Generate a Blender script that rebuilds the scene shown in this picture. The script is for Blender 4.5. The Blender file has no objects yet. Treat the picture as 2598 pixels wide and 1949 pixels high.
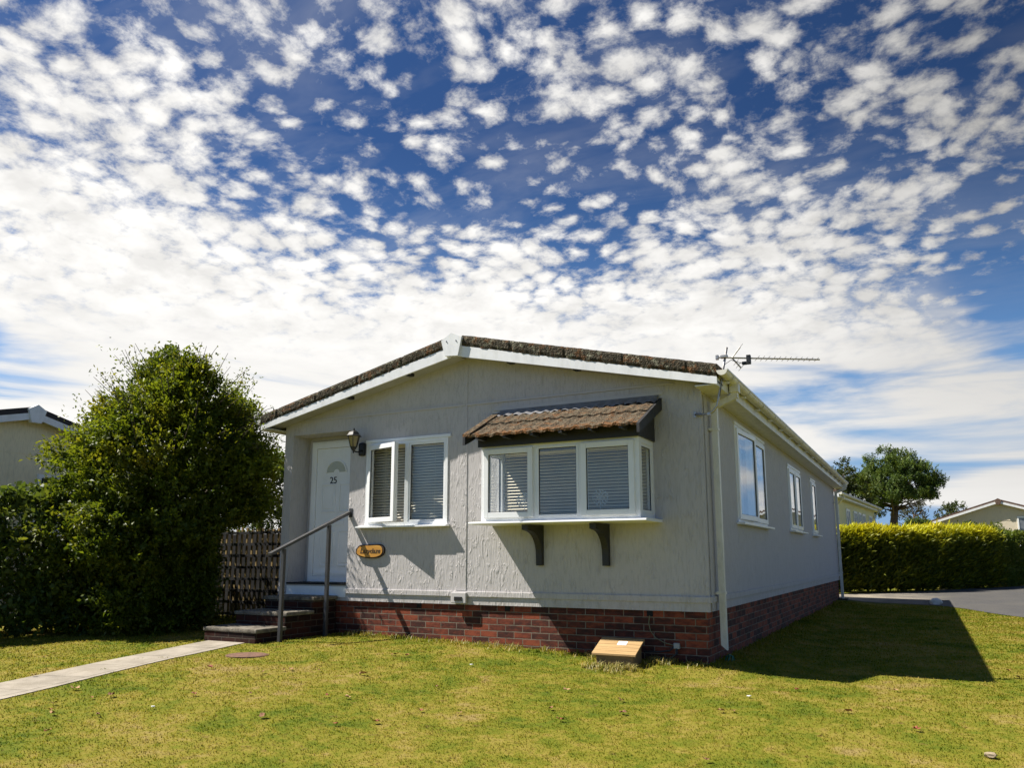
import bpy, bmesh, math, random
from mathutils import Vector, Matrix, noise as mnoise

# ------------------------------------------------------------------ camera
scene = bpy.context.scene
COL = scene.collection
cam_data = bpy.data.cameras.new("camera")
cam_data.sensor_width = 36.0
cam_data.lens = 27.41
cam_data.shift_y = 0.0425
cam_data.clip_start = 0.05
cam_data.clip_end = 2000.0
cam = bpy.data.objects.new("camera", cam_data)
COL.objects.link(cam)
CAM = Vector((2.0587, -8.3730, 1.02))
cam.matrix_world = Matrix(((0.88522, 0.07676, 0.45879, CAM.x),
                           (0.46517, -0.14608, -0.87308, CAM.y),
                           (0.0, 0.98629, -0.16502, CAM.z),
                           (0, 0, 0, 1)))
scene.camera = cam

# ------------------------------------------------------------------ light and exposure
SUN_TRAVEL = Vector((0.70, 0.28, -1.0)).normalized()
TO_SUN = -SUN_TRAVEL
SUN_EL = math.asin(TO_SUN.z)
SUN_ROT = math.atan2(TO_SUN.x, TO_SUN.y)
sun_data = bpy.data.lights.new("sun", 'SUN')
sun_data.energy = 5.0
sun_data.angle = math.radians(0.5)
sun_data.color = (1.0, 0.94, 0.84)
sun = bpy.data.objects.new("sun", sun_data)
COL.objects.link(sun)
sun.location = (-20, -8, 30)
sun.rotation_euler = SUN_TRAVEL.to_track_quat('-Z', 'Y').to_euler()
scene.view_settings.view_transform = 'Standard'
scene.view_settings.look = 'None'
scene.view_settings.exposure = 1.0
scene.view_settings.gamma = 1.0
scene.cycles.use_denoising = True
scene.cycles.max_bounces = 8
scene.cycles.diffuse_bounces = 3
scene.cycles.glossy_bounces = 3
scene.cycles.transparent_max_bounces = 12
scene.cycles.caustics_reflective = False
scene.cycles.caustics_refractive = False


class NT:
    """Small helper for wiring shader nodes."""
    def __init__(self, tree):
        self.t = tree

    def new(self, kind, **kw):
        n = self.t.nodes.new(kind)
        for k, v in kw.items():
            setattr(n, k, v)
        return n

    def put(self, sock, v):
        if v is None:
            return
        if isinstance(v, bpy.types.NodeSocket):
            self.t.links.new(v, sock)
        else:
            if sock.type == 'RGBA' and not isinstance(v, (int, float)) and len(v) == 3:
                v = (*v, 1.0)
            if sock.type == 'VECTOR' and isinstance(v, (int, float)):
                v = (v, v, v)
            sock.default_value = v

    def m(self, op, a, b=None, c=None, clamp=False):
        n = self.new('ShaderNodeMath', operation=op, use_clamp=clamp)
        for i, v in enumerate((a, b, c)):
            self.put(n.inputs[i], v)
        return n.outputs[0]

    def vm(self, op, a, b=None, scale=None):
        n = self.new('ShaderNodeVectorMath', operation=op)
        self.put(n.inputs[0], a)
        self.put(n.inputs[1], b)
        if scale is not None:
            self.put(n.inputs['Scale'], scale)
        return n.outputs['Value'] if op in ('DOT_PRODUCT', 'LENGTH', 'DISTANCE') else n.outputs[0]

    def noise(self, vec, scale, detail=4.0, rough=0.5, dist=0.0, lac=2.0):
        n = self.new('ShaderNodeTexNoise')
        self.put(n.inputs['Vector'], vec)
        self.put(n.inputs['Scale'], scale)
        self.put(n.inputs['Detail'], detail)
        self.put(n.inputs['Roughness'], rough)
        self.put(n.inputs['Lacunarity'], lac)
        self.put(n.inputs['Distortion'], dist)
        return n.outputs[0]

    def noise_col(self, vec, scale, detail=2.0):
        n = self.new('ShaderNodeTexNoise')
        self.put(n.inputs['Vector'], vec)
        self.put(n.inputs['Scale'], scale)
        self.put(n.inputs['Detail'], detail)
        return n.outputs[1]

    def vor(self, vec, scale, feature='F1', rand=1.0, out=0, smooth=None):
        n = self.new('ShaderNodeTexVoronoi', feature=feature)
        self.put(n.inputs['Vector'], vec)
        self.put(n.inputs['Scale'], scale)
        self.put(n.inputs['Randomness'], rand)
        if smooth is not None:
            self.put(n.inputs['Smoothness'], smooth)
        return n.outputs[out]

    def rng(self, v, a, b, c=0.0, d=1.0, smooth=False):
        n = self.new('ShaderNodeMapRange')
        if smooth:
            n.interpolation_type = 'SMOOTHSTEP'
        for i, x in enumerate((v, a, b, c, d)):
            self.put(n.inputs[i], x)
        return n.outputs[0]

    def mix(self, f, a, b, blend='MIX'):
        n = self.new('ShaderNodeMix', data_type='RGBA', blend_type=blend)
        self.put(n.inputs[0], f)
        self.put(n.inputs[6], a)
        self.put(n.inputs[7], b)
        return n.outputs[2]

    def sep(self, v):
        n = self.new('ShaderNodeSeparateXYZ')
        self.put(n.inputs[0], v)
        return n.outputs

    def comb(self, x, y, z):
        n = self.new('ShaderNodeCombineXYZ')
        for i, v in enumerate((x, y, z)):
            self.put(n.inputs[i], v)
        return n.outputs[0]

    def ramp(self, f, stops):
        n = self.new('ShaderNodeValToRGB')
        e = n.color_ramp.elements
        while len(e) < len(stops):
            e.new(0.5)
        for i, (p, c) in enumerate(stops):
            e[i].position = p
            e[i].color = (*c, 1.0)
        self.put(n.inputs[0], f)
        return n.outputs[0]


# ------------------------------------------------------------------ sky: Nishita air with a deck of altocumulus
world = bpy.data.worlds.new("World")
scene.world = world
world.use_nodes = True
wt = world.node_tree
wt.nodes.clear()
w = NT(wt)
D = w.new('ShaderNodeTexCoord').outputs['Generated']
sky = w.new('ShaderNodeTexSky')
sky.sky_type = 'NISHITA'
sky.sun_disc = False
sky.sun_elevation = SUN_EL
sky.sun_rotation = SUN_ROT
sky.air_density = 1.0
sky.dust_density = 0.4
sky.ozone_density = 3.0
dx, dy, dz = w.sep(D)
zp = w.m('MAXIMUM', dz, 0.0)
zz = w.m('ADD', zp, 0.20)
P = w.comb(w.m('DIVIDE', dx, zz), w.m('DIVIDE', dy, zz), 0.0)
def blob(vx, vy, vz, radius, weight):
    """Smooth lump of extra (or missing) cloud cover about one direction of the sky."""
    c = Vector((vx, vy, vz)).normalized()
    dot = w.vm('DOT_PRODUCT', D, tuple(c))
    k = 1.0 / (1.0 - math.cos(math.radians(radius)))
    return w.m('MULTIPLY', w.m('EXPONENT', w.m('MULTIPLY', w.m('SUBTRACT', dot, 1.0), k)), weight)


# clear air: deeper and more saturated than Nishita, as through a polarising filter
blue = w.mix(1.0, sky.outputs[0], (0.44, 0.62, 0.78), 'MULTIPLY')
gm = w.new('ShaderNodeHueSaturation')
w.put(gm.inputs['Saturation'], 0.98)
w.put(gm.inputs['Color'], blue)
deep = w.rng(zp, 0.16, 0.52, 1.0, 0.0, True)
blue = w.mix(deep, w.mix(1.0, gm.outputs[0], (0.36, 0.42, 0.52), 'MULTIPLY'), gm.outputs[0])

blue = w.mix(1.0, blue, w.m('ADD', 1.0, blob(0.30, 0.78, 0.54, 22, -0.40)), 'MULTIPLY')
blue = w.mix(w.rng(zp, 0.05, 0.27, 1.0, 0.0, True), blue, (1.45, 2.45, 3.9))

cover = w.rng(zp, 0.30, 0.60, 0.135, 0.15)
for b in ((-0.812, 0.498, 0.270, 11, 0.27), (-0.673, 0.67, 0.260, 9, 0.26), (-0.49, 0.80, 0.255, 8, 0.32),
          (-0.229, 0.92, 0.255, 9, 0.32), (-0.029, 0.966, 0.225, 7, 0.14), (-0.45, 0.86, 0.20, 12, 0.14),
          (-0.797, 0.443, 0.360, 8, 0.09), (-0.582, 0.683, 0.420, 7, -0.17), (-0.47, 0.76, 0.42, 5, -0.10),
          (-0.345, 0.829, 0.415, 6, -0.17), (0.11, 0.865, 0.47, 7, -0.05), (0.09, 0.958, 0.282, 3.2, -0.26),
          (-0.20, 0.86, 0.42, 5, -0.06), (-0.05, 0.90, 0.37, 6, 0.05)):
    cover = w.m('ADD', cover, blob(*b))
# unseen sky overhead and behind kept mostly clear to lower the ambient light
cover = w.m('ADD', cover, w.rng(w.vm('DOT_PRODUCT', D, (-0.62, 0.78, -0.10)), -0.05, 0.42, -0.50, 0.0, True))
warp = w.vm('SUBTRACT', w.noise_col(P, 4.0, 3.0), (0.5, 0.5, 0.5))
Pw = w.vm('ADD', P, w.vm('SCALE', warp, scale=0.08))
cell = w.vor(Pw, 19.0, 'SMOOTH_F1', 1.0, 0, 0.22)
puff = w.rng(cell, 0.05, 0.72, 1.0, 0.0)
fine = w.noise(Pw, 32.0, 9.0, 0.66)
mid = w.noise(P, 6.0, 4.0, 0.55, 0.3)
dens = w.m('ADD', w.m('MULTIPLY', puff, 0.40), w.m('MULTIPLY', fine, 0.78))
dens = w.m('ADD', dens, w.m('MULTIPLY', w.m('SUBTRACT', mid, 0.5), 0.62))
dens = w.m('ADD', dens, cover)
mask = w.m('ADD', w.rng(dens, 0.53, 0.78, 0.0, 0.52, True), w.rng(dens, 0.64, 0.94, 0.0, 0.48, True))
veil = w.m('MULTIPLY', w.rng(w.noise(w.vm('MULTIPLY', P, (1.0, 2.2, 1.0)), 2.2, 5.0, 0.6, 0.4), 0.45, 0.88), 0.26)
mask = w.m('MAXIMUM', mask, veil)
# towards the horizon the deck is seen edge-on: long flat streaks
flat = w.vm('MULTIPLY', D, (2.2, 2.2, 15.0))
low_n = w.noise(flat, 1.5, 6.0, 0.55, 0.5)
low_c = 0.02
for b in ((-0.452, 0.86, 0.20, 15, 0.32), (-0.812, 0.498, 0.245, 11, 0.28), (0.0, 0.966, 0.20, 7, 0.16),
          (-0.039, 0.992, 0.095, 4.5, -0.16), (0.077, 0.987, 0.135, 4, -0.08), (-0.86, 0.50, 0.150, 3.5, -0.12),
          (-0.875, 0.44, 0.235, 1.8, -0.22), (0.10, 0.99, 0.07, 3.0, 0.14), (0.09, 0.958, 0.280, 3.6, -0.30), (-0.40, 0.86, 0.27, 12, 0.12), (-0.70, 0.70, 0.10, 6, 0.10)):
    low_c = w.m('ADD', low_c, blob(*b))
low = w.rng(w.m('ADD', low_n, low_c), 0.42, 0.66, 0.0, 1.0, True)
front = w.rng(w.vm('DOT_PRODUCT', D, (-0.62, 0.78, 0.0)), -0.05, 0.45, 0.12, 1.0, True)
low = w.m('MULTIPLY', low, front)
edge_on = w.rng(w.m('ADD', zp, w.m('MULTIPLY', w.m('SUBTRACT', mid, 0.5), 0.10)), 0.205, 0.335, 1.0, 0.0, True)
mask = w.m('ADD', w.m('MULTIPLY', mask, w.m('SUBTRACT', 1.0, edge_on)), w.m('MULTIPLY', low, edge_on))
mask = w.m('MULTIPLY', mask, w.rng(dz, -0.02, 0.03, 0.0, 1.0))
thick = w.rng(dens, 0.60, 1.05, 0.0, 1.0, True)
tone = w.m('ADD', 0.84, w.m('MULTIPLY', thick, 0.18))
tone = w.m('MULTIPLY', tone, w.rng(w.noise(Pw, 9.0, 4.0, 0.6), 0.35, 0.65, 0.82, 1.06))
tone = w.m('ADD', w.m('MULTIPLY', tone, w.m('SUBTRACT', 1.0, edge_on)), w.m('MULTIPLY', edge_on, w.rng(low_n, 0.35, 0.7, 0.88, 1.0)))
far_side = w.m('ADD', 1.0, w.m('ADD', blob(0.30, 0.78, 0.54, 22, -0.72), blob(0.10, 0.98, 0.15, 12, -0.12)))
tone = w.m('MULTIPLY', tone, far_side)
cloud = w.mix(1.0, (6.0, 5.9, 5.72), tone, 'MULTIPLY')
skycol = w.mix(mask, blue, cloud)
skycol = w.mix(w.rng(dz, -0.12, -0.01, 1.0, 0.0), skycol, (1.3, 1.35, 1.2))
bg = w.new('ShaderNodeBackground')
w.put(bg.inputs[0], skycol)
w.put(bg.inputs[1], 0.087)
wo = w.new('ShaderNodeOutputWorld')
wt.links.new(bg.outputs[0], wo.inputs[0])
world.cycles_visibility.camera = True

# ------------------------------------------------------------------ helpers: objects
import numpy as np
rnd = random.Random(7)


def root_of(o):
    while o.parent is not None:
        o = o.parent
    return o


def thing(name, label, cat, loc=(0, 0, 0), rotz=0.0, group=None):
    o = bpy.data.objects.new(name, None)
    o.empty_display_size = 0.2
    o.location = loc
    o.rotation_euler = (0, 0, rotz)
    COL.objects.link(o)
    return tag(o, label, cat, group)


def tag(o, label, cat, group=None):
    o["label"] = label
    o["category"] = cat
    if group:
        o["group"] = group
    return o


def structure(o):
    o["kind"] = "structure"
    return o


class MB:
    """Collects shapes (in world coordinates, or local ones if its thing is turned) into one mesh."""
    def __init__(self):
        self.bm = bmesh.new()

    def face(self, pts):
        return self.bm.faces.new([self.bm.verts.new(p) for p in pts])

    def box(self, x0, x1, y0, y1, z0, z1, bev=0.0, M=None):
        vs = [Vector(p) for p in ((x0, y0, z0), (x1, y0, z0), (x1, y1, z0), (x0, y1, z0),
                                  (x0, y0, z1), (x1, y0, z1), (x1, y1, z1), (x0, y1, z1))]
        if M is not None:
            vs = [M @ v for v in vs]
        v = [self.bm.verts.new(p) for p in vs]
        fs = [self.bm.faces.new([v[i] for i in q]) for q in
              ((3, 2, 1, 0), (4, 5, 6, 7), (0, 1, 5, 4), (1, 2, 6, 5), (2, 3, 7, 6), (3, 0, 4, 7))]
        if bev > 0:
            es = {e for f in fs for e in f.edges}
            bmesh.ops.bevel(self.bm, geom=list(es), offset=bev, segments=2, affect='EDGES', profile=0.6)
        return self

    def prism(self, poly, a, b, axis='Y', M=None):
        """Outline poly (2-D) pushed from a to b along an axis."""
        def P(p, t):
            v = {'Y': (p[0], t, p[1]), 'X': (t, p[0], p[1]), 'Z': (p[0], p[1], t)}[axis]
            return M @ Vector(v) if M is not None else Vector(v)
        A = [self.bm.verts.new(P(p, a)) for p in poly]
        B = [self.bm.verts.new(P(p, b)) for p in poly]
        n = len(poly)
        self.bm.faces.new(A)
        self.bm.faces.new(B[::-1])
        for i in range(n):
            j = (i + 1) % n
            self.bm.faces.new((A[j], A[i], B[i], B[j]))
        return self

    def tube(self, pts, r, n=8, cap=True):
        pts = [Vector(p) for p in pts]
        rs = r if isinstance(r, (list, tuple)) else [r] * len(pts)
        rings = []
        up = None
        for i, p in enumerate(pts):
            d = (pts[min(i + 1, len(pts) - 1)] - pts[max(i - 1, 0)]).normalized()
            if up is None:
                up = Vector((0, 0, 1)) if abs(d.z) < 0.9 else Vector((1, 0, 0))
            a = d.cross(up).normalized()
            b = a.cross(d).normalized()
            up = b
            rings.append([self.bm.verts.new(p + a * rs[i] * math.cos(2 * math.pi * k / n) + b * rs[i] * math.sin(2 * math.pi * k / n)) for k in range(n)])
        for A, B in zip(rings, rings[1:]):
            for k in range(n):
                self.bm.faces.new((A[k], A[(k + 1) % n], B[(k + 1) % n], B[k]))
        if cap:
            self.bm.faces.new(rings[0][::-1])
            self.bm.faces.new(rings[-1])
        return self

    def lathe(self, prof, cx, cy, n=16):
        rings = []
        for r, z in prof:
            rings.append([self.bm.verts.new((cx + max(r, 1e-4) * math.cos(2 * math.pi * k / n), cy + max(r, 1e-4) * math.sin(2 * math.pi * k / n), z)) for k in range(n)])
        for A, B in zip(rings, rings[1:]):
            for k in range(n):
                self.bm.faces.new((A[k], A[(k + 1) % n], B[(k + 1) % n], B[k]))
        self.bm.faces.new(rings[0][::-1])
        self.bm.faces.new(rings[-1])
        return self

    def blob(self, c, r, jit=0.2, seed=0, sub=2):
        res = bmesh.ops.create_icosphere(self.bm, subdivisions=sub, radius=1.0)
        for v in res['verts']:
            k = 1 + jit * mnoise.noise(v.co * 1.7 + Vector((seed, seed * 2, 0)))
            v.co = Vector((c[0] + v.co.x * r[0] * k, c[1] + v.co.y * r[1] * k, c[2] + v.co.z * r[2] * k))
        return self

    def ring(self, x0, x1, z0, z1, w, y0, y1, M=None, bev=0.0):
        """A rectangular frame: two full-height stiles, rails butted between them."""
        self.box(x0, x0 + w, y0, y1, z0, z1, bev, M)
        self.box(x1 - w, x1, y0, y1, z0, z1, bev, M)
        self.box(x0 + w, x1 - w, y0, y1, z0, z0 + w, bev, M)
        self.box(x0 + w, x1 - w, y0, y1, z1 - w, z1, bev, M)
        return self

    def build(self, name, mat, parent=None, smooth=False, recalc=True):
        if recalc:
            bmesh.ops.recalc_face_normals(self.bm, faces=self.bm.faces[:])
        me = bpy.data.meshes.new(name)
        if parent is not None:
            r = root_of(parent)
            if r.rotation_euler.z == 0.0:
                bmesh.ops.translate(self.bm, verts=self.bm.verts[:], vec=-r.location)
        self.bm.to_mesh(me)
        self.bm.free()
        o = bpy.data.objects.new(name, me)
        me.materials.append(mat)
        if smooth:
            me.polygons.foreach_set('use_smooth', [True] * len(me.polygons))
        COL.objects.link(o)
        o.parent = parent
        return o


def np_mesh(name, verts, quads=None, tris=None, mat=None, tint=None, parent=None, smooth=True):
    """Fast mesh from numpy arrays."""
    me = bpy.data.meshes.new(name)
    nq = 0 if quads is None else len(quads)
    nt = 0 if tris is None else len(tris)
    me.vertices.add(len(verts))
    if parent is not None:
        verts = verts - np.array(root_of(parent).location)
    me.vertices.foreach_set('co', np.ascontiguousarray(verts, dtype=np.float32).ravel())
    idx, starts = [], []
    if nq:
        idx.append(np.asarray(quads).ravel())
        starts.append(np.arange(nq) * 4)
    if nt:
        idx.append(np.asarray(tris).ravel())
        starts.append(nq * 4 + np.arange(nt) * 3)
    idx = np.concatenate(idx).astype(np.int32)
    me.loops.add(len(idx))
    me.loops.foreach_set('vertex_index', idx)
    me.polygons.add(nq + nt)
    me.polygons.foreach_set('loop_start', np.concatenate(starts).astype(np.int32))
    if smooth:
        me.polygons.foreach_set('use_smooth', np.ones(nq + nt, dtype=bool))
    if tint is not None:
        a = me.attributes.new('tint', 'FLOAT', 'POINT')
        a.data.foreach_set('value', np.ascontiguousarray(tint, dtype=np.float32))
    me.update(calc_edges=True)
    me.validate()
    if mat:
        me.materials.append(mat)
    o = bpy.data.objects.new(name, me)
    COL.objects.link(o)
    o.parent = parent
    return o


def text_part(name, body, size, M, mat, parent, depth=0.004, shear=0.0):
    cu = bpy.data.curves.new(name, 'FONT')
    cu.body = body
    cu.size = size
    cu.align_x = 'CENTER'
    cu.align_y = 'CENTER'
    cu.extrude = depth
    cu.shear = shear
    tmp = bpy.data.objects.new(name, cu)
    COL.objects.link(tmp)
    dg = bpy.context.evaluated_depsgraph_get()
    me = bpy.data.meshes.new_from_object(tmp.evaluated_get(dg))
    bpy.data.objects.remove(tmp)
    me.transform(Matrix.Translation(-root_of(parent).location) @ M)
    me.materials.clear()
    me.materials.append(mat)
    o = bpy.data.objects.new(name, me)
    COL.objects.link(o)
    o.parent = parent
    return o


# ------------------------------------------------------------------ helpers: materials
def new_mat(name):
    m = bpy.data.materials.new(name)
    m.use_nodes = True
    m.node_tree.nodes.clear()
    n = NT(m.node_tree)
    b = n.new('ShaderNodeBsdfPrincipled')
    o = n.new('ShaderNodeOutputMaterial')
    n.t.links.new(b.outputs[0], o.inputs[0])
    n.out = o
    n.b = b
    return m, n


def bump(n, h, strength=0.5, dist=0.01):
    k = n.new('ShaderNodeBump')
    n.put(k.inputs['Strength'], strength)
    n.put(k.inputs['Distance'], dist)
    n.put(k.inputs['Height'], h)
    n.put(n.b.inputs['Normal'], k.outputs[0])


def pos(n):
    return n.new('ShaderNodeNewGeometry').outputs['Position']


def plain(name, col, rough=0.5, var=0.12, scale=6.0, bmp=0.0, spec=0.5, metal=0.0, grime=0.0):
    """A surface of one colour with faint uneven wear."""
    m, n = new_mat(name)
    p = pos(n)
    f = n.noise(p, scale, 5.0, 0.6)
    c = n.mix(n.rng(f, 0.3, 0.7), tuple(v * (1 - var) for v in col), tuple(min(1, v * (1 + var * 0.6)) for v in col))
    if grime:
        g = n.noise(n.vm('MULTIPLY', p, (5.0, 5.0, 2.0)), 1.6, 6.0, 0.72)
        c = n.mix(n.rng(g, 0.46, 0.74, 0.0, grime), c, (0.20, 0.18, 0.13))
    n.put(n.b.inputs['Base Color'], c)
    n.put(n.b.inputs['Roughness'], n.rng(f, 0.3, 0.7, rough * 0.9, min(1, rough * 1.12)))
    n.put(n.b.inputs['Specular IOR Level'], spec)
    n.put(n.b.inputs['Metallic'], metal)
    if bmp:
        bump(n, n.noise(p, scale * 12, 3.0, 0.6), bmp, 0.003)
    return m


def make_stucco(name, col, strength=1.0):
    m, n = new_mat(name)
    x, y, z = n.sep(pos(n))
    u = n.m('ADD', x, y)
    q = n.comb(u, n.m('MULTIPLY', z, 0.16), 0.0)
    streak = n.noise(q, 46.0, 3.0, 0.55, 0.4)
    q2 = n.comb(u, n.m('MULTIPLY', z, 0.24), 3.0)
    wob = n.noise(q2, 17.0, 2.0, 0.5, 0.9)
    drip = n.m('SUBTRACT', 1.0, n.m('MULTIPLY', n.m('ABSOLUTE', n.m('SUBTRACT', wob, 0.52)), 15.0), clamp=True)
    q3 = n.comb(u, n.m('MULTIPLY', z, 0.7), 9.0)
    keep = n.rng(n.noise(q3, 9.0, 2.0), 0.47, 0.58)
    h = n.m('ADD', n.m('MULTIPLY', streak, 0.75), n.m('MULTIPLY', n.m('MULTIPLY', drip, keep), 0.62))
    bump(n, h, 0.85 * strength, 0.0080)
    stain = n.noise(n.comb(u, n.m('MULTIPLY', z, 0.3), 0.0), 2.2, 5.0, 0.6)
    grit = n.noise(pos(n), 90.0, 2.0)
    c = n.mix(n.rng(stain, 0.3, 0.7), tuple(v * 0.93 for v in col), col)
    c = n.mix(n.rng(grit, 0.3, 0.7, 0.0, 0.5), c, tuple(v * 0.9 for v in col))
    c = n.mix(n.rng(streak, 0.36, 0.52, 0.42, 0.0), c, tuple(v * 0.72 for v in col))
    splash = n.m('MULTIPLY', n.rng(z, 0.45, 0.95, 1.0, 0.0), n.rng(n.noise(pos(n), 7.0, 5.0, 0.7), 0.45, 0.75, 0.0, 0.45))
    c = n.mix(splash, c, (0.30, 0.26, 0.21))
    run = n.noise(n.comb(n.m('MULTIPLY', u, 14.0), n.m('MULTIPLY', z, 0.9), 4.0), 1.0, 4.0, 0.6)
    c = n.mix(n.rng(run, 0.56, 0.78, 0.0, 0.30), c, (0.33, 0.31, 0.285))
    n.put(n.b.inputs['Base Color'], c)
    n.put(n.b.inputs['Roughness'], 0.75)
    n.put(n.b.inputs['Specular IOR Level'], 0.25)
    return m


def make_brick(name, shade=1.0, lime=1.0):
    m, n = new_mat(name)
    x, y, z = n.sep(pos(n))
    v = n.comb(n.m('ADD', n.m('ADD', x, y), 0.02), n.m('ADD', z, 0.449), 0.0)
    wv = n.vm('ADD', v, n.vm('SCALE', n.vm('SUBTRACT', n.noise_col(pos(n), 28.0), (0.5, 0.5, 0.5)), scale=0.006))
    br = n.new('ShaderNodeTexBrick')
    br.offset = 0.5
    n.put(br.inputs['Vector'], wv)
    n.put(br.inputs['Scale'], 1.0)
    n.put(br.inputs['Brick Width'], 0.228)
    n.put(br.inputs['Row Height'], 0.0755)
    n.put(br.inputs['Mortar Size'], 0.0055)
    n.put(br.inputs['Mortar Smooth'], 0.25)
    n.put(br.inputs['Bias'], -0.1)
    n.put(br.inputs['Color1'], (0.0, 0.0, 0.0))
    n.put(br.inputs['Color2'], (1.0, 1.0, 1.0))
    n.put(br.inputs['Mortar'], (0.5, 0.5, 0.5))
    tone = n.sep(br.outputs['Color'])[0]
    mort = br.outputs['Fac']
    face = n.noise(n.vm('MULTIPLY', v, (9.0, 22.0, 1.0)), 1.0, 5.0, 0.65)
    t = n.m('ADD', n.m('MULTIPLY', tone, 0.72), n.m('MULTIPLY', n.m('SUBTRACT', face, 0.5), 1.5))
    s = shade
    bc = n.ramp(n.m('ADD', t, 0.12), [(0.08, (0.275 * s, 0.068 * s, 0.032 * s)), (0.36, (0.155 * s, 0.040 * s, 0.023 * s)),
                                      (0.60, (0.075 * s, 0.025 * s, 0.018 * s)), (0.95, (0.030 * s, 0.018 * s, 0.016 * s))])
    mc = n.mix(n.rng(n.noise(pos(n), 14.0, 4.0), 0.3, 0.7), (0.17 * lime, 0.14 * lime, 0.105 * lime), (0.30 * lime, 0.25 * lime, 0.19 * lime))
    n.put(n.b.inputs['Base Color'], n.mix(mort, bc, mc))
    n.put(n.b.inputs['Roughness'], 0.85)
    n.put(n.b.inputs['Specular IOR Level'], 0.25)
    h = n.m('ADD', n.m('MULTIPLY', n.m('SUBTRACT', 1.0, mort), 1.0), n.m('MULTIPLY', n.noise(pos(n), 120.0, 3.0), 0.35))
    bump(n, h, 0.9, 0.006)
    return m


def make_moss(name, base=(0.085, 0.07, 0.055), orange=0.5, pale=0.5, drip_edge=None):
    m, n = new_mat(name)
    p = pos(n)
    a = n.noise(p, 26.0, 5.0, 0.65)
    b = n.noise(n.vm('ADD', p, (7.0, 3.0, 1.0)), 11.0, 5.0, 0.7)
    d = n.vor(p, 55.0)
    fringe = 0.0
    if drip_edge is not None:                     # lichen thrives along the wet lower edge
        fringe = n.rng(n.sep(p)[1], drip_edge, drip_edge + 0.12, 0.15, 0.0)
        b = n.m('ADD', b, fringe)
    c = n.mix(n.rng(a, 0.35, 0.65), tuple(v * 0.45 for v in base), tuple(v * 1.5 for v in base))
    c = n.mix(n.m('MULTIPLY', n.rng(b, 0.53, 0.66), orange), c, (0.30, 0.105, 0.018))
    gp = n.noise(n.vm('ADD', p, (1.0, 13.0, 4.0)), 18.0, 4.0, 0.7)
    c = n.mix(n.m('MULTIPLY', n.rng(gp, 0.55, 0.64), pale), c, (0.33, 0.33, 0.24))
    c = n.mix(n.m('MULTIPLY', n.rng(d, 0.0, 0.22, 1.0, 0.0), pale * 0.7), c, (0.40, 0.39, 0.31))
    n.put(n.b.inputs['Base Color'], c)
    n.put(n.b.inputs['Roughness'], 0.95)
    n.put(n.b.inputs['Specular IOR Level'], 0.1)
    bump(n, n.m('ADD', a, n.m('MULTIPLY', d, 0.6)), 1.0, 0.02)
    return m


def make_glass(name, tintc=(0.965, 0.975, 0.97), ior=1.55):
    m = bpy.data.materials.new(name)
    m.use_nodes = True
    m.node_tree.nodes.clear()
    n = NT(m.node_tree)
    o = n.new('ShaderNodeOutputMaterial')
    tr = n.new('ShaderNodeBsdfTransparent')
    n.put(tr.inputs[0], tintc)
    gl = n.new('ShaderNodeBsdfGlossy')
    n.put(gl.inputs['Roughness'], 0.0)
    n.put(gl.inputs['Color'], (0.95, 0.97, 1.0))
    bp = n.new('ShaderNodeBump')
    n.put(bp.inputs['Strength'], 0.10)
    n.put(bp.inputs['Distance'], 0.02)
    n.put(bp.inputs['Height'], n.noise(pos(n), 2.2, 1.0))
    n.put(gl.inputs['Normal'], bp.outputs[0])
    lw = n.new('ShaderNodeLayerWeight')
    n.put(lw.inputs[0], 0.5)
    r0 = ((ior - 1) / (ior + 1)) ** 2
    fres = n.m('ADD', r0, n.m('MULTIPLY', n.m('POWER', lw.outputs['Facing'], 4.0), 1 - r0))
    mx = n.new('ShaderNodeMixShader')
    n.put(mx.inputs[0], fres)
    n.t.links.new(tr.outputs[0], mx.inputs[1])
    n.t.links.new(gl.outputs[0], mx.inputs[2])
    n.t.links.new(mx.outputs[0], o.inputs[0])
    return m


def make_leaf(name, dark, light, trans=0.35, yellow=None, patch=1.2):
    """Leaves: tint per leaf, slow change of hue through the crown, light passing through."""
    m, n = new_mat(name)
    at = n.new('ShaderNodeAttribute', attribute_name='tint')
    t = at.outputs['Fac']
    p = pos(n)
    c = n.mix(n.rng(t, 0.0, 1.0), dark, light)
    if yellow:
        c = n.mix(n.m('MULTIPLY', n.rng(n.noise(p, patch, 3.0), 0.45, 0.7), n.rng(t, 0.3, 1.0)), c, yellow)
    n.put(n.b.inputs['Base Color'], c)
    n.put(n.b.inputs['Roughness'], 0.5)
    n.put(n.b.inputs['Specular IOR Level'], 0.35)
    tl = n.new('ShaderNodeBsdfTranslucent')
    n.put(tl.inputs[0], n.mix(1.0, c, (1.25, 1.15, 0.6), 'MULTIPLY'))
    mx = n.new('ShaderNodeMixShader')
    n.put(mx.inputs[0], trans)
    n.t.links.new(n.b.outputs[0], mx.inputs[1])
    n.t.links.new(tl.outputs[0], mx.inputs[2])
    n.t.links.new(mx.outputs[0], n.out.inputs[0])
    return m


def make_wood(name, a, b, along='X', rough=0.7):
    m, n = new_mat(name)
    v = n.vm('MULTIPLY', pos(n), (3.0, 40.0, 40.0) if along == 'X' else ((40.0, 3.0, 40.0) if along == 'Y' else (40.0, 40.0, 3.0)))
    f = n.noise(v, 1.0, 5.0, 0.6, 0.6)
    n.put(n.b.inputs['Base Color'], n.mix(n.rng(f, 0.3, 0.7), a, b))
    n.put(n.b.inputs['Roughness'], rough)
    n.put(n.b.inputs['Specular IOR Level'], 0.3)
    bump(n, f, 0.5, 0.003)
    return m


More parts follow.
